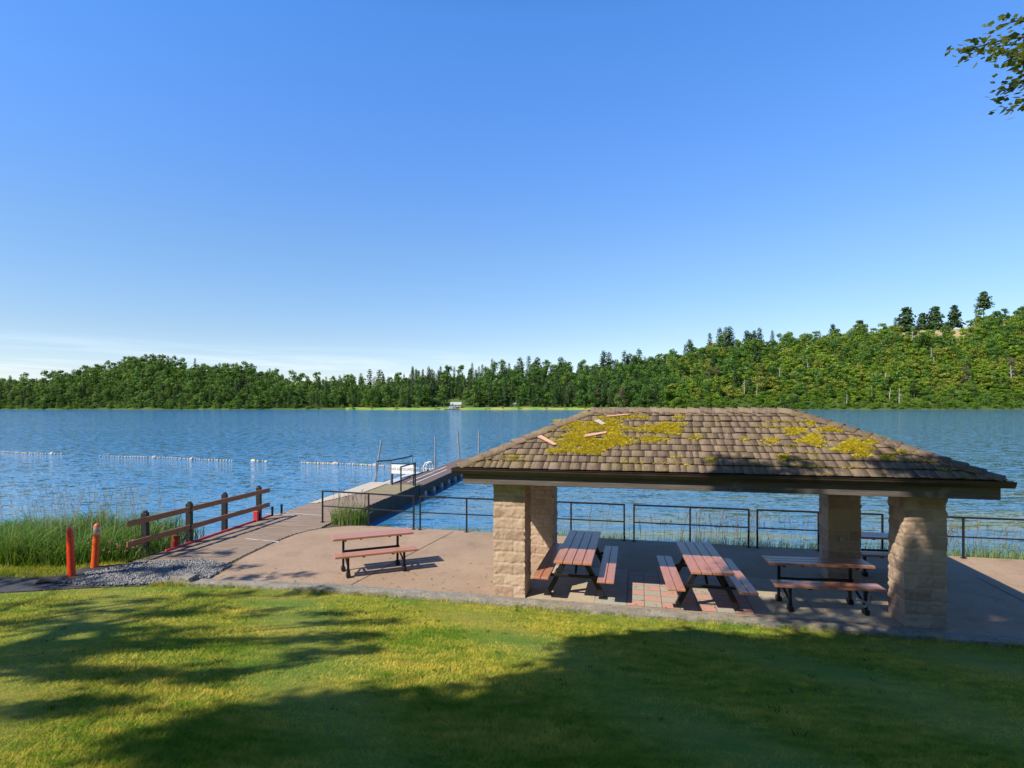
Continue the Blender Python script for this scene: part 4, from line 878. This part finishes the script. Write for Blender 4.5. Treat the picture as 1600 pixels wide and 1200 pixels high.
Pg, Yg = np.meshgrid(pxs, Ysx); wig = 4 * np.sin(Pg / 61) + 3 * np.sin(Pg / 23 + 1); Zg = hill_z(Pg, Yg); Yw = Yg + wig * np.clip((YS + 60 - Yg) / 60, 0, 1)
V = np.stack([(Pg - 800) / FPX * Yw, Yw, Zg], -1).reshape(-1, 3); i = np.arange(Pg.size).reshape(Pg.shape); F = np.stack([i[:-1, :-1], i[:-1, 1:], i[1:, 1:], i[1:, :-1]], -1).reshape(-1, 4)
cpx = Pg.reshape(-1)[F].mean(1); cY = Yg.reshape(-1)[F].mean(1); bank = ((cpx > 535) & (cpx < 1060) & (cY < YS + 20)).astype(int)
tag(link('hills', mesh_np('hills', V, F, [M['hill'], M['far_bank']], midx=bank, smooth=True)), kind='structure')
def on_hill(px, Y):
    wg = (4 * np.sin(px / 61) + 3 * np.sin(px / 23 + 1)) * np.clip((YS + 60 - Y) / 60, 0, 1); Yq = Y + wg
    return np.stack([(px - 800) / FPX * Yq, Yq, hill_z(px, Y)], -1)

def leaf_quads(c, nrm_, size, rng):
    """one four-cornered leaf spray per centre, facing nrm_ loosely"""
    n = len(c); nn = nrm_ + rng.normal(0, .38, (n, 3)); nn /= np.linalg.norm(nn, axis=1)[:, None] + 1e-9
    r_ = rng.normal(0, 1, (n, 3)); a = np.cross(nn, r_); a /= np.linalg.norm(a, axis=1)[:, None] + 1e-9; b = np.cross(nn, a)
    s = size[:, None]; j = rng.uniform(.55, 1.15, (4, n, 1))
    V = np.stack([c + a * s * j[0], c + b * s * .75 * j[1], c - a * s * j[2], c - b * s * .75 * j[3]], 1)
    return V.reshape(-1, 3), np.arange(n * 4).reshape(n, 4)
def broad_proto(seed, H=20., W=6., n=900, lobes=20, low=.12):
    lobes = int(lobes * .8)
    W *= 1.3
    rng = np.random.default_rng(seed); c, nr, ti = [], [], []
    for k in range(lobes):
        f = rng.uniform(low, .95); prof_ = math.sin(math.pi * min(1, .18 + .80 * f)) ** .7
        a = rng.uniform(0, 6.283); rad = W * prof_ * rng.uniform(.15, .78); lc = np.array([math.cos(a) * rad, math.sin(a) * rad, H * f]); lr = rng.uniform(.28, .48) * W * (1.1 - .35 * f)
        m_ = n // lobes; d = rng.normal(0, 1, (m_, 3)); d[:, 2] = d[:, 2] * .9 + .25; d /= np.linalg.norm(d, axis=1)[:, None]
        c.append(lc + d * lr * rng.uniform(.72, 1.08, (m_, 1)) * np.array([1, 1, .85])); nr.append(d); ti.append(np.clip(rng.normal(rng.uniform(.3, .6), .12, m_), 0, 1))
    c, nr, ti = np.concatenate(c), np.concatenate(nr), np.concatenate(ti)
    V, F = leaf_quads(c, nr, rng.uniform(.42, .85, len(c)) * W / 7, rng); return V, F, np.repeat(ti, 4)
def conif_proto(seed, H=26., W=3.8, n=900, bare=.06, gap=0.):
    rng = np.random.default_rng(seed); f = rng.random(n) ** 1.25 * (1 - bare) + bare; tiers = 17; k = np.round(f * tiers) / tiers
    f2 = np.clip(k + rng.normal(0, .009, n), bare, 1); a = rng.uniform(0, 6.283, n); ragged = .72 + .35 * np.sin(a * 3 + k * 40) * rng.random(n) + gap * np.sin(k * 90)
    rmax = 1.45 * W * np.clip(1.04 - f2, .05, 1) ** .42 * ragged; q = np.sqrt(rng.random(n)) ; rad = rmax * q
    c = np.stack([np.cos(a) * rad, np.sin(a) * rad, H * f2 - rad * .28], -1); nr = np.stack([np.cos(a) * .6, np.sin(a) * .6, np.full(n, .75)], -1)
    V, F = leaf_quads(c, nr, rng.uniform(.5, 1.0, n) * (W / 3.8) * (1.1 - .32 * f2), rng); return V, F, np.repeat(np.clip(rng.normal(.45, .22, n), 0, 1), 4)
def with_trunk(V, F, ti, H, r0, r1):
    n = 6; a = np.arange(n) / n * 6.283; ring = np.stack([np.cos(a), np.sin(a), 0 * a], -1); b = len(V)
    V2_ = np.concatenate([V, ring * r0 + [0, 0, -1.5], ring * r1 + [0, 0, H]]); F2 = np.array([(b + k, b + (k + 1) % n, b + n + (k + 1) % n, b + n + k) for k in range(n)])
    return V2_, np.concatenate([F, F2]), np.concatenate([ti, np.full(2 * n, .5)]), np.concatenate([np.zeros(len(F), int), np.ones(n, int)])
BP = [broad_proto(s, H, W, n, lo, lw) for s, H, W, n, lo, lw in ((1, 20, 6.2, 1100, 22, .08), (2, 23, 5.6, 1100, 20, .1), (3, 17, 6.4, 1000, 18, .08), (4, 24, 5.0, 1100, 24, .06), (5, 15, 5.2, 900, 15, .05))]
BH = [20, 23, 17, 24, 15]
CP = [conif_proto(s, H, W, n, ba, g) for s, H, W, n, ba, g in ((11, 27, 3.8, 1000, .05, 0), (12, 31, 3.6, 1000, .08, .05), (13, 24, 4.3, 1000, .04, 0), (14, 28, 4.6, 900, .12, .18))]
CHh = [27, 31, 24, 28]
def proto_mesh(nm, pr_, H, mat, r0, r1): 
    V, F, ti, mi = with_trunk(*pr_, H, r0, r1); return mesh_np(nm, V, F, [mat, M['bark']], {'tint': ti}, midx=mi)
BM = [proto_mesh('broadleaf_tree', p, h * .8, M['broadleaf'], .5, .12) for p, h in zip(BP, BH)]
BMS = [proto_mesh('broadleaf_tree', p, h * .8, M['thicket'], .5, .12) for p, h in zip(BP, BH)]
BMB = [proto_mesh('browning_tree', p, h * .8, M['browning'], .5, .12) for p, h in zip(BP[:2], BH)]
CM = [proto_mesh('conifer_tree', p, h * .90, M['conifer'], .4, .03) for p, h in zip(CP, CHh)]
rng = np.random.default_rng(21)
# the wood: candidate spots over the slope, the front rank and the skyline become trees of their own, the rest one mass
spots = []
for _ in range(13000):
    px = rng.uniform(-330, 1900); yr = float(ridge_depth(px)); Y = YS + 3 + (yr + 8 - YS) * rng.random() ** 1.25
    if 500 < px < 1045 and Y < YS + np.interp(px, [500, 540, 700, 980, 1045], [6, 17, 21, 21, 6]) : continue
    if 1408 < px < 1522 and Y > yr - 42: continue
    if 678 < px < 728 and Y < YS + 48: continue
    spots.append((px, Y))
spots.sort(key=lambda s: s[1]); kept = []; cell = {}
for px, Y in spots:
    X = (px - 800) / FPX * Y; mind = 5.6 if Y < YS + 40 else 7.0; k0 = (int(X // 8), int(Y // 8)); bad = False
    for dx in (-1, 0, 1):
        for dy in (-1, 0, 1):
            for q in cell.get((k0[0] + dx, k0[1] + dy), ()):
                if (q[0] - X) ** 2 + (q[1] - Y) ** 2 < mind ** 2: bad = True
    if bad: continue
    cell.setdefault(k0, []).append((X, Y)); kept.append((px, Y))
mass = {'broadleaf': [], 'conifer': [], 'thicket': []}; nb = nc = 0
GL = {}
def place(mesh, name, px, Y, s, label, group, sx=1., dz=0.):
    o = link(name, mesh); p = on_hill(np.float64(px), np.float64(Y)); o.location = (p[0], p[1], p[2] + dz); o.rotation_euler = (rng.uniform(-.03, .03), rng.uniform(-.03, .03), rng.uniform(0, 6.28)); o.scale = (s * sx, s * sx, s)
    return tag(o, label, 'tree', group)
for px, Y in kept:
    front = Y < YS + 34; pc = np.interp(px, [-300, 0, 200, 480, 560, 760, 900, 1000, 1150, 1900], [.3, .25, .1, .2, .45, .6, .4, .24, .08, .05])
    # right-hand slope: low bright thicket near the water, taller trees uphill
    bright = px > 1040 and rng.random() < np.interp(Y, [YS, YS + 40, YS + 120, YS + 210], [.92, .78, .62, .42])
    con = rng.random() < pc * (.45 if bright else 1)
    s = rng.uniform(.70, 1.22) * (np.interp(Y, [YS, YS + 14, YS + 50], [.36, .62, .86]) if px > 1060 else np.interp(Y, [YS, YS + 10, YS + 60], [.42, .66, .84] if px < 640 else [.72, .82, .9]))
    if px < 60: s *= .92
    if px > 1040: s *= .78 if bright else 1.08
    inview = -40 < px < 1640
    hidden = False
    if con and not bright:
        i = int(rng.integers(4)); s *= np.interp(px, [0, 900, 1100], [.74, .84, .82])
        if inview and nc < 285 and (front or Y > ridge_depth(px) - 40 or rng.random() < .45):
            zone = 'broad slope' if px > 1060 else 'low wooded shore'
            place(CM[i], 'conifer_tree', px, Y, s, 'dark green conifer among the trees of the bright right-hand hillside' if px > 1060 else 'dark green conifer in the wood along the low far shore', 'conifers on the bright hillside' if px > 1060 else 'conifers along the low far shore', rng.uniform(.85, 1.15)); nc += 1
        else: mass['conifer'].append((i, px, Y, s))
    else:
        i = int(rng.integers(5))
        if inview and nb < 290 and (front or Y > ridge_depth(px) - 25 or rng.random() < .12):
            if bright: place(BMS[i], 'broadleaf_tree', px, Y, s, 'sunny yellow-green broadleaf tree on the steep hillside above the lake', 'bright trees on the steep hillside', rng.uniform(1.35, 1.9))
            else: place(BM[i], 'broadleaf_tree', px, Y, s, 'rounded deep green broadleaf tree on the steep hillside' if px > 1060 else 'rounded deep green broadleaf tree in the wood along the low far shore', 'deep green trees on the steep hillside' if px > 1060 else 'deep green trees along the low far shore', rng.uniform(1.2, 1.6) if px > 1060 else rng.uniform(.95, 1.3))
            nb += 1
        else: mass['thicket' if bright else 'broadleaf'].append((i, px, Y, s))
for nm, lst in mass.items():
    Vs, Fs, Ts, off = [], [], [], 0; pr_ = CP if nm == 'conifer' else BP
    for i, px, Y, s in lst:
        V, F, ti = pr_[i]; nq = len(F); keepq = rng.permutation(nq)[:int(nq * .6)]; Vq = V.reshape(nq, 4, 3)[keepq]; ctr = Vq.mean(1, keepdims=True); Vq = ctr + (Vq - ctr) * 1.28
        a = rng.uniform(0, 6.283); ca, sa = math.cos(a), math.sin(a); Q = Vq.reshape(-1, 3) * s * np.array([1.6, 1.6, 1.] if nm == 'thicket' else [1.3, 1.3, 1.] if nm == 'broadleaf' and px > 1060 else [1.1, 1.1, 1.]); p = on_hill(np.float64(px), np.float64(Y))
        Vs.append(np.stack([Q[:, 0]*ca - Q[:, 1]*sa + p[0], Q[:, 0]*sa + Q[:, 1]*ca + p[1], Q[:, 2] + p[2]], -1)); Ts.append(np.clip(ti.reshape(nq, 4)[keepq].ravel() + rng.uniform(-.15, .55), 0, 1.3)); Fs.append(np.arange(len(Q)).reshape(-1, 4) + off); off += len(Q)
    nmo = {'broadleaf': 'far_woods', 'conifer': 'conifer_woods', 'thicket': 'hillside_woods'}[nm]
    tag(link(nmo, mesh_np(nmo, np.concatenate(Vs), np.concatenate(Fs), [M[nm]], {'tint': np.concatenate(Ts)})), kind='stuff')
# shoreline bushes along the whole far bank
Vs, Fs, Ts, off = [], [], [], 0
for _ in range(900):
    px = rng.uniform(-300, 1900)
    if 505 < px < 1050 and rng.random() < .82: continue
    Y = YS + rng.uniform(.5, 7); i = int(rng.integers(5)); V, F, ti = BP[i]; nq = len(F); kq = rng.permutation(nq)[:220]; Vq = V.reshape(nq, 4, 3)[kq]; s = rng.uniform(.10, .24); p = on_hill(np.float64(px), np.float64(Y)); Q = Vq.reshape(-1, 3) * np.array([s * 1.5, s * 1.5, s]); c = Q.reshape(-1, 4, 3).mean(1, keepdims=True); Q = (c + (Q.reshape(-1, 4, 3) - c) * 1.7).reshape(-1, 3)
    Vs.append(Q + p); Fs.append(np.arange(len(Q)).reshape(-1, 4) + off); off += len(Q); Ts.append(np.clip(ti.reshape(nq, 4)[kq].ravel() + rng.uniform(-.2, .4), 0, 1.2))
tag(link('shore_undergrowth', mesh_np('shore_undergrowth', np.concatenate(Vs), np.concatenate(Fs), [M['thicket']], {'tint': np.concatenate(Ts)})), kind='stuff')
# conifers standing above the skyline, one by one
sky_c = [(103, 582, 20), (137, 577, 24), (149, 580, 18), (214, 558, 26), (223, 560, 24), (233, 564, 20), (317, 568, 20), (390, 577, 20), (498, 588, 22), (579, 577, 34), (594, 578, 34), (565, 583, 26), (619, 585, 26), (735, 576, 24), (813, 558, 30), (827, 556, 32), (840, 558, 28), (877, 558, 28), (944, 548, 34), (952, 550, 28), (976, 548, 32), (984, 552, 26), (998, 545, 32), (1077, 530, 30), (1110, 520, 30), (1125, 512, 30), (1133, 511, 30), (1141, 510, 28), (1168, 516, 24), (1178, 516, 24), (1187, 512, 26), (1207, 516, 22), (1230, 522, 20), (1302, 506, 26), (1345, 500, 24), (1400, 496, 20)]
for px, yt, h in sky_c:
    Y = float(ridge_depth(px)) - rng.uniform(0, 6); ztop = CH + (HY - yt) * Y / FPX; i = int(rng.integers(4)); s = h / CHh[i]
    p = on_hill(np.float64(px), np.float64(Y))
    place(CM[i], 'conifer_tree', px, Y, s, 'dark conifer whose pointed top stands above the far treeline', 'conifers rising above the far treeline', rng.uniform(1.25, 1.75), dz=ztop - h - p[2])
for px, yt, hpx, wpx, lb in ((1416, 480, 42, 27, 'broad dark conifer, biggest of the row on the hill crest'), (1441, 489, 26, 18, 'smallest dark conifer of the row on the hill crest'), (1460.5, 479, 36, 27, 'wide-branched dark conifer on the crest above the bare tan meadow'), (1491, 477, 34, 20, 'slim ragged conifer nearest the lone tall tree on the crest')):
    Y = 735.; hm = hpx * Y / FPX; zt = CH + (HY - yt) * Y / FPX; V, F, ti = conif_proto(int(px), hm, wpx * Y / FPX * .55, 1000, .03, .16); V, F, ti, mi = with_trunk(V, F, ti, hm * .97, .5, .06)
    o = link('conifer_tree', mesh_np('conifer_tree', V, F, [M['conifer'], M['bark']], {'tint': ti}, midx=mi)); o.location = ((px - 800) / FPX * Y, Y, zt - hm); tag(o, lb, 'tree', 'conifers in a row on the hill crest')
lt = thing('lone_tree', 'lone tall tree with a high tuft crown and bare trunk on the hill crest', 'tree', ((1537 - 800) / FPX * 735, 735, CH + (HY - 508) * 735 / FPX))
hm = 52 * 735 / FPX; V, F, ti = conif_proto(99, 21., 9.0, 900, .0, .2); V[:, 2] = V[:, 2] * .92 + hm - 19; link('crown', mesh_np('crown', V, F, [M['conifer']], {'tint': ti}), lt)
MB().tube([(0, 0, -4), (0, 0, hm * .6), (0, 0, hm - 2)], [.55, .42, .1], 8).build('trunk', M['bark'], lt)
# bleached snags and browning trees on the hillside
def snag_mesh(seed):
    rr = random.Random(seed); mb = MB(); H = 14; mb.tube([(0, 0, -1), (rr.uniform(-.3, .3), 0, 5), (rr.uniform(-.6, .6), .2, 10), (rr.uniform(-.8, .8), 0, H)], [.42, .36, .24, .06], 6)
    for k in range(14):
        z = rr.uniform(4, 13); a = rr.uniform(0, 6.28); L = rr.uniform(1, 3.4) * (1 - (z - 4) / 14); mb.tube([(0, 0, z), (math.cos(a) * L, math.sin(a) * L, z + L * .8)], [.13, .03], 5)
    o = mb.build('dead_tree', M['snag']); me = o.data; bpy.data.objects.remove(o); return me
SN = [snag_mesh(k) for k in range(4)]
for px, py, h in ((1215, 545, 9), (1108, 575, 10), (1392, 533, 11), (1426, 533, 13), (1441, 532, 14), (1455, 560, 14), (1459, 575, 13), (1499, 540, 11), (1487, 538, 8), (1262, 580, 12), (1255, 572, 12), (1163, 610, 12), (1182, 615, 10), (1363, 595, 10), (1385, 600, 14), (1405, 622, 12), (1390, 618, 10), (1362, 612, 8), (1281, 590, 9), (1218, 590, 12), (1340, 577, 8), (1377, 545, 10), (1152, 530, 10), (1580, 590, 14), (1323, 625, 8), (1065, 568, 9), (1412, 560, 8), (1570, 512, 9)):
    best = min((abs(633 - (hill_z(px, Y) + 5 - CH) * FPX / Y - py), Y) for Y in np.linspace(YS + 4, 735, 90)); Y = best[1]
    o = place(SN[int(rng.integers(4))], 'dead_tree', px, Y - 7, h / 14 * 1.15, 'bare bleached dead tree standing out of the hillside thicket', 'dead trees on the hillside'); o.location.z += 5
for px, dY, s in ((970, 18, 1.0), (930, 24, 1.1), (1108, 50, 1.0), (1120, 60, .9), (628, 12, .8), (1190, 70, .8), (1510, 40, .9), (1185, 35, .7), (1580, 45, 1.1)):
    place(BMB[int(rng.integers(2))], 'browning_tree', px, YS + dY, s, 'browning thin-leaved tree showing tan among the green far wood', 'browning trees in the far wood', .8)
# the far bank's own trees: dark rounded pair standing on the mown shore, and small shrubs
for px, dY, s, i in ((579, 13, .95, 0), (590, 16, 1.05, 3), (605, 18, 1., 1), (628, 6, .72, 1), (652, 12, .95, 3), (690, 24, .95, 0), (740, 14, .95, 1), (866, 10, .8, 3), (908, 12, .9, 0), (925, 9, .95, 1), (965, 6, .75, 4), (1000, 8, .6, 2)):
    place(BM[i], 'broadleaf_tree', px, YS + dY, s, 'tree standing forward of the wood on the mown far bank', 'trees standing forward on the mown far bank', 1.0)
# houses by the far water
def house(label, px, Y, w_, d_, h_, rise, z, name='boathouse'):
    t_ = thing(name, label, 'house', ((px - 800) / FPX * Y, Y, z)); MB().box(-w_/2, w_/2, 0, d_, 0, h_).build('wall', M['house_white'], t_)
    mb = MB(); o_ = .5; mb.add([(-w_/2-o_, -o_, h_), (w_/2+o_, -o_, h_), (w_/2+o_, d_+o_, h_), (-w_/2-o_, d_+o_, h_), (-w_/2-o_, d_/2, h_+rise), (w_/2+o_, d_/2, h_+rise)], [(0,1,5,4),(2,3,4,5),(1,2,5),(3,0,4),(0,3,2,1)]); mb.build('roof', M['house_roof'], t_)
    for k in range(3): x = -w_/2 + (k + .5) * w_ / 3; MB().box(x - .6, x + .6, -.05, .0, .8, h_ - .7).build('window', M['house_dark'], t_)
    return t_
house('small white lake house with a pale green roof by the far water', 712, YS + 12, 9.5, 7, 2.2, 2.6, 1.6)
house('tiny pale house half hidden by trees on the far bank', 802, YS + 24, 5, 5, 2.6, 1.8, 2.0, 'far_house')
t_ = thing('far_jetty', 'pale jetty with a dark boat shed at the far shore below the house', 'jetty', ((704 - 800) / FPX * (YS - 3), YS - 3, WZ))
MB().box(-6, 7, -1.5, 2.5, .4, .65).build('deck', M['house_white'], t_); MB().box(-1.5, 2.5, -1, 2, .9, 3.2).build('shed', M['house_white'], t_); MB().box(5, 8, -1.2, 1.5, .9, 2.4).build('shed', M['house_dark'], t_)
mb = MB()
for x in (-5, -1, 3, 6): mb.box(x - .2, x + .2, -1.4, -1, -1, .5)
mb.build('pile', M['house_dark'], t_)

# ------------------------------------------------------------------ shade trees round the viewpoint (their crowns cast the shade on the lawn)
def lawn_hit(px, py):
    lo, hi = .5, 30.
    for _ in range(40):
        m_ = (lo + hi) / 2; z = CH - (py - HY) / FPX * m_; x = (px - 800) / FPX * m_
        if z > float(lawn_z(x, m_)) * (m_ < float(np.interp(x, LX, LY))): lo = m_
        else: hi = m_
    return Vector(((px - 800) / FPX * lo, lo, CH - (py - HY) / FPX * lo))
def in_poly(x, y, pg):
    c = False; j = len(pg) - 1
    for i in range(len(pg)):
        if (pg[i][1] > y) != (pg[j][1] > y) and x < (pg[j][0]-pg[i][0]) * (y-pg[i][1]) / (pg[j][1]-pg[i][1]) + pg[i][0]: c = not c
        j = i
    return c
def shade_tree(name, label, trunk, clumps, leaf, seed, nleaf=30, spread=.34, extra=()):
    """a tree whose crown is made of leaf clumps; limbs run from the trunk to groups of clumps"""
    rng_ = np.random.default_rng(seed); t_ = thing(name, label, 'tree', (trunk[0], trunk[1], float(lawn_z(trunk[0], trunk[1])))); o0 = np.array(t_.location)
    C = np.array([tuple(c) for c in clumps]); n = len(C)
    cc = np.repeat(C, nleaf, 0) + rng_.normal(0, spread, (n * nleaf, 3)) * np.array([1, 1, .6])
    V, F = leaf_quads(cc - o0, np.tile([0., 0., 1.], (len(cc), 1)), rng_.uniform(.6, 1.1, len(cc)) * leaf, rng_)
    link('crown', mesh_np('crown', V, F, [M['shade_leaf']], {'tint': np.repeat(rng_.random(len(cc)), 4)}), t_)
    top = float(C[:, 2].max() - o0[2]) * .92; mb = MB(); mb.tube([(0, 0, -.3), (.05, 0, .4), (.1, .05, top * .4), (.05, .1, top)], [.42, .33, .24, .06], 12)
    Cl = C[C[:, 0] > 7.8] if extra else C; cent = Cl[rng_.permutation(len(Cl))[:26]] - o0
    for q in cent:
        zb = min(max(q[2] - np.hypot(q[0], q[1]) * .45, 2.2), top * .95); m1 = Vector((q[0] * .5, q[1] * .5, (zb + q[2]) / 2 + .35)); r0 = .05 + .012 * np.hypot(q[0], q[1])
        mb.tube([(.05, .05, zb), m1, tuple(q)], [r0, r0 * .6, .012], 7)
    for e in extra: mb.tube([tuple(Vector(p) - t_.location) for p in e], [.022, .018, .012, .008, .004], 6)
    if extra: h_ = Vector(extra[0][0]) - t_.location; mb.tube([(.05, .05, 3.0), (h_.x * .45, h_.y * .4, h_.z * .78), tuple(h_)], [.13, .08, .03], 8)
    mb.build('trunk', M['bark'], t_, smooth=True); return t_
def cast(px, py, rng_, hmin, hmax):
    """a crown point that lies towards the sun from the spot seen at the pixel"""
    g = lawn_hit(px, py); h = rng_.uniform(hmin, hmax); return Vector((g.x - SX * h, g.y - SY * h, g.z + h))
rr = random.Random(77)
big = [(255, 1215), (235, 1150), (330, 1112), (430, 1098), (560, 1088), (650, 1076), (770, 1062), (850, 1048), (905, 1030), (893, 1006), (925, 990), (1010, 984), (1070, 982), (1130, 984), (1300, 992), (1400, 988), (1455, 978), (1505, 966), (1528, 944), (1600, 950), (1720, 960), (1720, 1215)]
flecks = [(790, 1093, 22, 12), (1165, 990, 26, 6), (1195, 1000, 26, 6), (1405, 992, 18, 6), (1550, 966, 50, 8), (985, 1020, 12, 5), (640, 1112, 50, 6), (810, 1050, 14, 7), (1330, 965, 60, 6), (700, 1082, 42, 7), (560, 1118, 60, 8), (1010, 1052, 26, 6), (1250, 1032, 30, 6), (400, 1132, 60, 8), (870, 1108, 30, 7), (930, 1078, 16, 5), (1120, 1010, 18, 4)]
cl1, cl2 = [], []
while len(cl1) < 1250:
    px, py = rr.uniform(200, 1720), rr.uniform(930, 1215)
    if not in_poly(px, py - (9 if px < 1380 else 0), big) or not in_poly(px - 8, py, big): continue
    if any(((px - a) / b_) ** 2 + ((py - c_) / d_) ** 2 < 1.5 for a, c_, b_, d_ in flecks): continue
    # spread evenly over the ground rather than over the picture
    g = lawn_hit(px, py)
    if rr.random() > (g.y / 12.5) ** 3: continue
    hmin = max(8.2, (3.9 + .74 * g.y - g.z) / 1.45 + .6); c = cast(px, py, rr, hmin, hmin + 3.2)
    cl1.append(c)
for _ in range(120):
    z_ = rr.uniform(-.05, 1.25); u_ = rr.uniform(0, .62); 
    if z_ > .45 + .85 * (u_ / .62) ** 2: continue
    g = loc2w(6.70 + u_, -.02, z_); h = rr.uniform(9.5, 12.5); cl1.append(Vector((g.x - SX * h, g.y - SY * h, g.z + h)))
for px, py in ((1205, 942), (1225, 950), (1250, 936), (1262, 965), (1285, 945), (1300, 962), (1320, 950), (1340, 968), (1352, 940), (1372, 958), (1380, 972), (1215, 965), (1185, 950), (1330, 930), (1275, 925), (1365, 925), (1240, 968), (1310, 975)):
    for k in range(2):
        g = P(px + rr.uniform(-8, 8), py + rr.uniform(-3, 3)); h = rr.uniform(9.5, 12); cl1.append(Vector((g.x - SX * h, g.y - SY * h, g.z + h)))
for (px, py, sx_, n_) in ((1165, 741, 26, 12), (1150, 730, 8, 3), (1520, 742, 40, 16), (1440, 738, 40, 8), (1400, 728, 20, 4)):
    for k in range(n_):
        g = Ml @ roof_hit(px + rr.uniform(-sx_, sx_), py + rr.uniform(-3, 3)); h = rr.uniform(7.5, 10); cl1.append(Vector((g.x - SX * h, g.y - SY * h, g.z + h)))
shade_tree('shade_tree', 'big broadleaf tree behind the viewpoint whose crown shades the near lawn', (-4.5, -6.0), cl1, .10, 5, 34, .19)
bands = [((90, 957), (560, 958), 7), ((300, 930), (520, 926), 4), ((0, 975), (300, 985), 6), ((380, 1004), (590, 996), 6), ((0, 1016), (330, 1003), 6), ((460, 1025), (600, 1012), 4), ((60, 1060), (300, 1048), 8), ((300, 1060), (460, 1042), 6), ((0, 1110), (200, 1095), 9), ((0, 945), (250, 938), 5), ((250, 893), (390, 885), 4), ((170, 890), (330, 900), 7), ((240, 868), (370, 862), 4), ((350, 905), (480, 898), 3), ((-80, 905), (200, 915), 8), ((480, 975), (610, 972), 4), ((-60, 1040), (120, 1035), 6)]
for (xa, ya), (xb, yb), wd in bands:
    for k in range(int(abs(xb - xa) / 15)):
        f = rr.random(); px, py = xa + (xb - xa) * f, ya + (yb - ya) * f + rr.gauss(0, wd * .5)
        hh = rr.uniform(6.5, 10.5); c = cast(px, py, rr, hh, hh + .1); cl2.append(c)
shade_tree('shade_tree', 'broadleaf tree off to one side whose branches throw streaks over the lawn', (-12.5, 1.2), cl2, .085, 6, 22, .11)
# overhanging branch tips at the upper corner of the view
cl3, ex = [], []
HUB = Vector((6.6, 5.2, 6.75))
def ray(px, py, Y): return Vector(((px - 800) / FPX * Y, Y, CH + (HY - py) / FPX * Y))
for (xa, ya), (xb, yb), Y in (((1640, 52), (1497, 82), 5.2), ((1660, 70), (1545, 74), 5.5), ((1650, 62), (1568, 98), 5.0), ((1640, 110), (1563, 148), 4.8), ((1650, 125), (1590, 172), 4.6), ((1680, 20), (1560, 40), 5.3), ((1650, 80), (1590, 100), 5.1)):
    pa, pb = ray(xa, ya, Y), ray(xb, yb, Y + .3); ex.append([HUB, (HUB + pa) / 2 + Vector((0, 0, .12)), pa, (pa + pb) / 2 + Vector((0, 0, .03)), pb])
    for k in range(13): f = k / 12; cl3.append(pa.lerp(pb, f) + Vector((rr.gauss(0, .03), rr.gauss(0, .06), rr.gauss(0, .03))))
for _ in range(260):
    x_, y_, z_ = rr.uniform(6.2, 13), rr.uniform(-1, 4.6), rr.uniform(6.5, 12)
    if x_ / max(y_, .1) > 1.12: cl3.append(Vector((x_, y_, z_)))
shade_tree('overhanging_tree', 'leafy tree reaching its branch tips into the top corner of the sky', (9.4, 2.6), cl3, .046, 8, 9, .055, ex)
# unseen trees added behind the viewpoint to keep low sky off the shaded fronts
rng = np.random.default_rng(5)
for k in range(16):
    i = int(rng.integers(5)); x_ = -34 + 4.6 * k + rng.uniform(-1, 1); y_ = -19 + .22 * x_ * (1 if x_ > 0 else -.1) - rng.uniform(0, 4)
    o = link('broadleaf_tree', BM[i]); o.location = (x_, y_, float(lawn_z(x_, y_))); o.rotation_euler = (0, 0, rng.uniform(0, 6.28)); sc_ = rng.uniform(.85, 1.1); o.scale = (sc_,) * 3
    tag(o, 'unseen broadleaf tree added behind the viewpoint to block low sky light', 'tree', 'unseen trees added behind the viewpoint to block sky light')
# scraps of leaf and twig along the kerb and on the paving
n = 420; x = RNG.uniform(-6, 12, n); yk = np.interp(x, [p[0] for p in KB], [p[1] for p in KB]); y = yk + np.abs(RNG.normal(0, 1.3, n)) + .05
ok = y < np.interp(x, RX, RY) - .1; x, y = x[ok], y[ok]; n = len(x); c0 = np.stack([x, y, np.full(n, .012)], -1)
V, F = leaf_quads(c0, np.tile([0., 0, 1], (n, 1)), RNG.uniform(.012, .034, n), RNG); V[:, 2] = np.abs(V[:, 2] - .012) * .3 + .010
M['litter'] = leafy('dry_leaf', (.10, .065, .03), (.24, .17, .08), (.34, .28, .16), transl=0)
tag(link('leaf_litter', mesh_np('leaf_litter', V, F, [M['litter']], {'tint': np.repeat(RNG.random(n), 4)})), kind='stuff')
